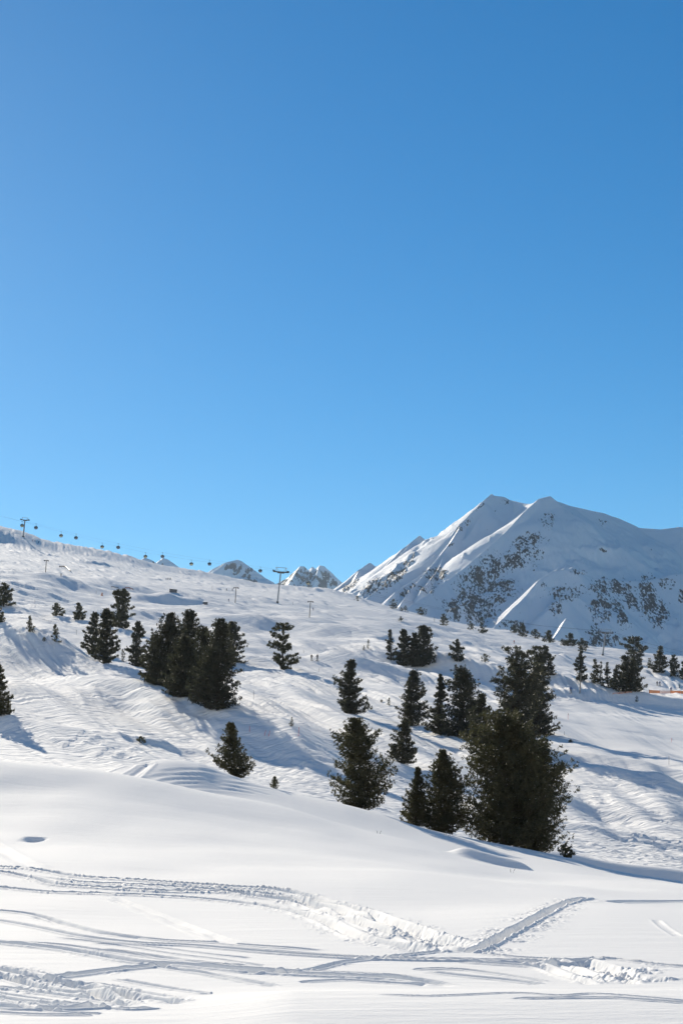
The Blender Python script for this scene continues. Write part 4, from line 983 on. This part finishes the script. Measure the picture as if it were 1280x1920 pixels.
rail([(235, 1104), (243, 1104), (250, 1107)], 1.6, M_rust, 'rust red jib rail with a blue shaded ramp, right of the short dark rail')
v = hit(192, 1117, 290); u = v.y / F; r = empty('course_marker', v)
part('cushion', tubes([(np.array([[-.5 * u, 0, 0], [-.3 * u, 0, 3 * u], [0, 0, 6 * u]]), [2.2 * u, 1.9 * u, .7 * u])], 10), M_orange, r, True)
part('strap', tubes([(np.array([[-.45 * u, 0, 2.4 * u], [-.35 * u, 0, 3.2 * u]]), [2.15 * u, 2.0 * u])], 10), M_white, r)
tag(r, 'small orange padded course marker on the piste above the open-branched pine', 'marker')

# ------------------------------------------------------------------ skiers
def skin_mesh(name, joints, edges, radii, cut=1):
    me = bpy.data.meshes.new(name); me.from_pydata([Vector(j) for j in joints], edges, [])
    o = bpy.data.objects.new(name, me); C.objects.link(o)
    o.modifiers.new('s', 'SKIN'); sv = me.skin_vertices[0].data
    for i, r in enumerate(radii): sv[i].radius = (r if isinstance(r, tuple) else (r, r)); sv[i].use_root = (i == 0)
    sb = o.modifiers.new('d', 'SUBSURF'); sb.levels = cut; sb.render_levels = cut
    bpy.context.view_layer.update()
    dg = bpy.context.evaluated_depsgraph_get(); m2 = bpy.data.meshes.new_from_object(o.evaluated_get(dg))
    bpy.data.objects.remove(o); m2.name = name
    for p in m2.polygons: p.use_smooth = True
    return m2
J = [(0, 0, .95), (0, .02, 1.15), (0, .0, 1.38), (0, -.02, 1.50), (0, -.05, 1.60), (0, -.05, 1.72),
     (.09, 0, .90), (.13, -.12, .52), (.14, .02, .12), (.14, -.12, .06), (-.09, 0, .90), (-.13, -.12, .52), (-.14, .02, .12), (-.14, -.12, .06),
     (.18, 0, 1.40), (.30, -.05, 1.15), (.34, -.28, 1.05), (.35, -.36, 1.04), (-.18, 0, 1.40), (-.30, -.05, 1.15), (-.34, -.28, 1.05), (-.35, -.36, 1.04)]
E = [(0, 1), (1, 2), (2, 3), (3, 4), (4, 5), (0, 6), (6, 7), (7, 8), (8, 9), (0, 10), (10, 11), (11, 12), (12, 13), (2, 14), (14, 15), (15, 16), (16, 17), (2, 18), (18, 19), (19, 20), (20, 21)]
RR = [.15, .16, .17, .06, .10, .10, .11, .075, .06, .06, .11, .075, .06, .06, .08, .06, .05, .045, .08, .06, .05, .045]
body_me = skin_mesh('person', J, E, RR)
def mat_body(name, jacket, pants):
    mats = [simple(name + '_trousers', pants, .8), simple(name + '_jacket', jacket, .7), simple('skin', (.45, .28, .2), .6), simple('helmet', (.05, .05, .06), .3)]
    me = body_me.copy()
    for m in mats: me.materials.append(m)
    for p in me.polygons:
        z = p.center.z; y = p.center.y
        p.material_index = 0 if z < .98 else (1 if z < 1.52 else (2 if (z < 1.68 and y < -.09) else 3))
    return me
ski_VQ = tubes([(np.array([[0, .75, .02], [0, -.7, .02], [0, -.88, .06], [0, -.95, .12]]), [.045, .05, .045, .02])], 6)
pole_VQ = tubes([(np.array([[0, 0, 1.06], [.04, .25, 0.0]]), [.014, .012])], 5)
kinds = {'dark': mat_body('dark', (.03, .03, .04), (.03, .03, .035)), 'red': mat_body('red', (.45, .06, .05), (.05, .05, .06)), 'blue': mat_body('blue', (.05, .10, .28), (.04, .04, .05)), 'teal': mat_body('teal', (.05, .22, .22), (.03, .03, .04))}
def skier(px, py, kind, label, rz=0, ymin=290, Y=None, group=None):
    v = hit(px, py, ymin); body = link('person', kinds[kind], None); body.location = v; body.rotation_euler = (0, 0, rad(rz)); body.scale = (1.15,) * 3
    for s in (-1, 1):
        o = part('ski', (ski_VQ[0] + [s * .14, -.05, -.01], ski_VQ[1]), M_red if kind == 'red' else M_dsteel, body, True)
        part('ski_pole', (pole_VQ[0] + [s * .36, -.38, 0], pole_VQ[1]), M_dsteel, body)
    tag(body, label, 'skier', group)
skier(584, 1239, 'dark', 'left skier of the two standing on the slope right of the lone gnarled pine', 20)
skier(595, 1239, 'dark', 'right skier of the two standing on the slope right of the lone gnarled pine', -30)
skier(1231, 1286, 'dark', 'left one of two skiers side by side above the long orange net', 10)
skier(1236, 1286, 'blue', 'right one of two skiers side by side above the long orange net', -20)
skier(1272, 1290, 'teal', 'single skier near the right edge above the orange net', 60)
skier(1257, 1298, 'blue', 'skier half hidden behind the long orange net', 0)
skier(1069, 1300, 'blue', 'skier in blue left of the slender wooden post at the right', 0)
skier(115, 1081, 'dark', 'dark skier on the snow kicker at the upper left', 10)
skier(62, 1015, 'red', 'leftmost of three tiny skiers on the skyline right of the far left pylon', 0, 600)
skier(66, 1016, 'dark', 'middle one of three tiny skiers on the skyline right of the far left pylon', 40, 600)
skier(73, 1018, 'dark', 'rightmost of three tiny skiers on the skyline right of the far left pylon', -20, 600)
for k, (px, lb) in enumerate(((312, 'leftmost of four tiny skiers queued on the upper left slope'), (315, 'second from the left of four tiny skiers queued on the upper left slope'), (317.5, 'third from the left of four tiny skiers queued on the upper left slope'), (320, 'rightmost of four tiny skiers queued on the upper left slope'))):
    skier(px, 1088 - k * .3, 'dark', lb, k * 40, 380)
skier(425, 1108, 'dark', 'skier riding the drag lift, left of another beside the dark post', 0)
skier(436, 1108, 'dark', 'skier riding the drag lift close to the dark post', 0)
skier(429, 1128, 'blue', 'skier below the drag lift riders left of the dark post', 0)
skier(587 + 0, 1145 - 0, 'blue', 'tiny skier right of the drag lift post below the tallest pylon', 0)
skier(963, 1207, 'red', 'lone skier under the skyline above the club-topped pine', 0)

# ------------------------------------------------------------------ air
hz = mesh_np('haze', [(x, y, z) for x in (-9000, 9000) for y in (-2050, 9500) for z in (-140, 1150)], [(0, 1, 3, 2), (4, 6, 7, 5), (0, 4, 5, 1), (2, 3, 7, 6), (0, 2, 6, 4), (1, 5, 7, 3)], 4, False)
M_haze = bpy.data.materials.new('haze'); M_haze.use_nodes = True; nt = M_haze.node_tree
for n in list(nt.nodes):
    if n.type != 'OUTPUT_MATERIAL': nt.nodes.remove(n)
pv = nt.nodes.new('ShaderNodeVolumePrincipled'); pv.inputs['Color'].default_value = (.66, .83, 1, 1); pv.inputs['Density'].default_value = 2.8e-5; pv.inputs['Anisotropy'].default_value = 0.2
nt.links.new(pv.outputs[0], nt.nodes['Material Output'].inputs['Volume'])
tag(link('haze', hz, M_haze), kind='stuff')
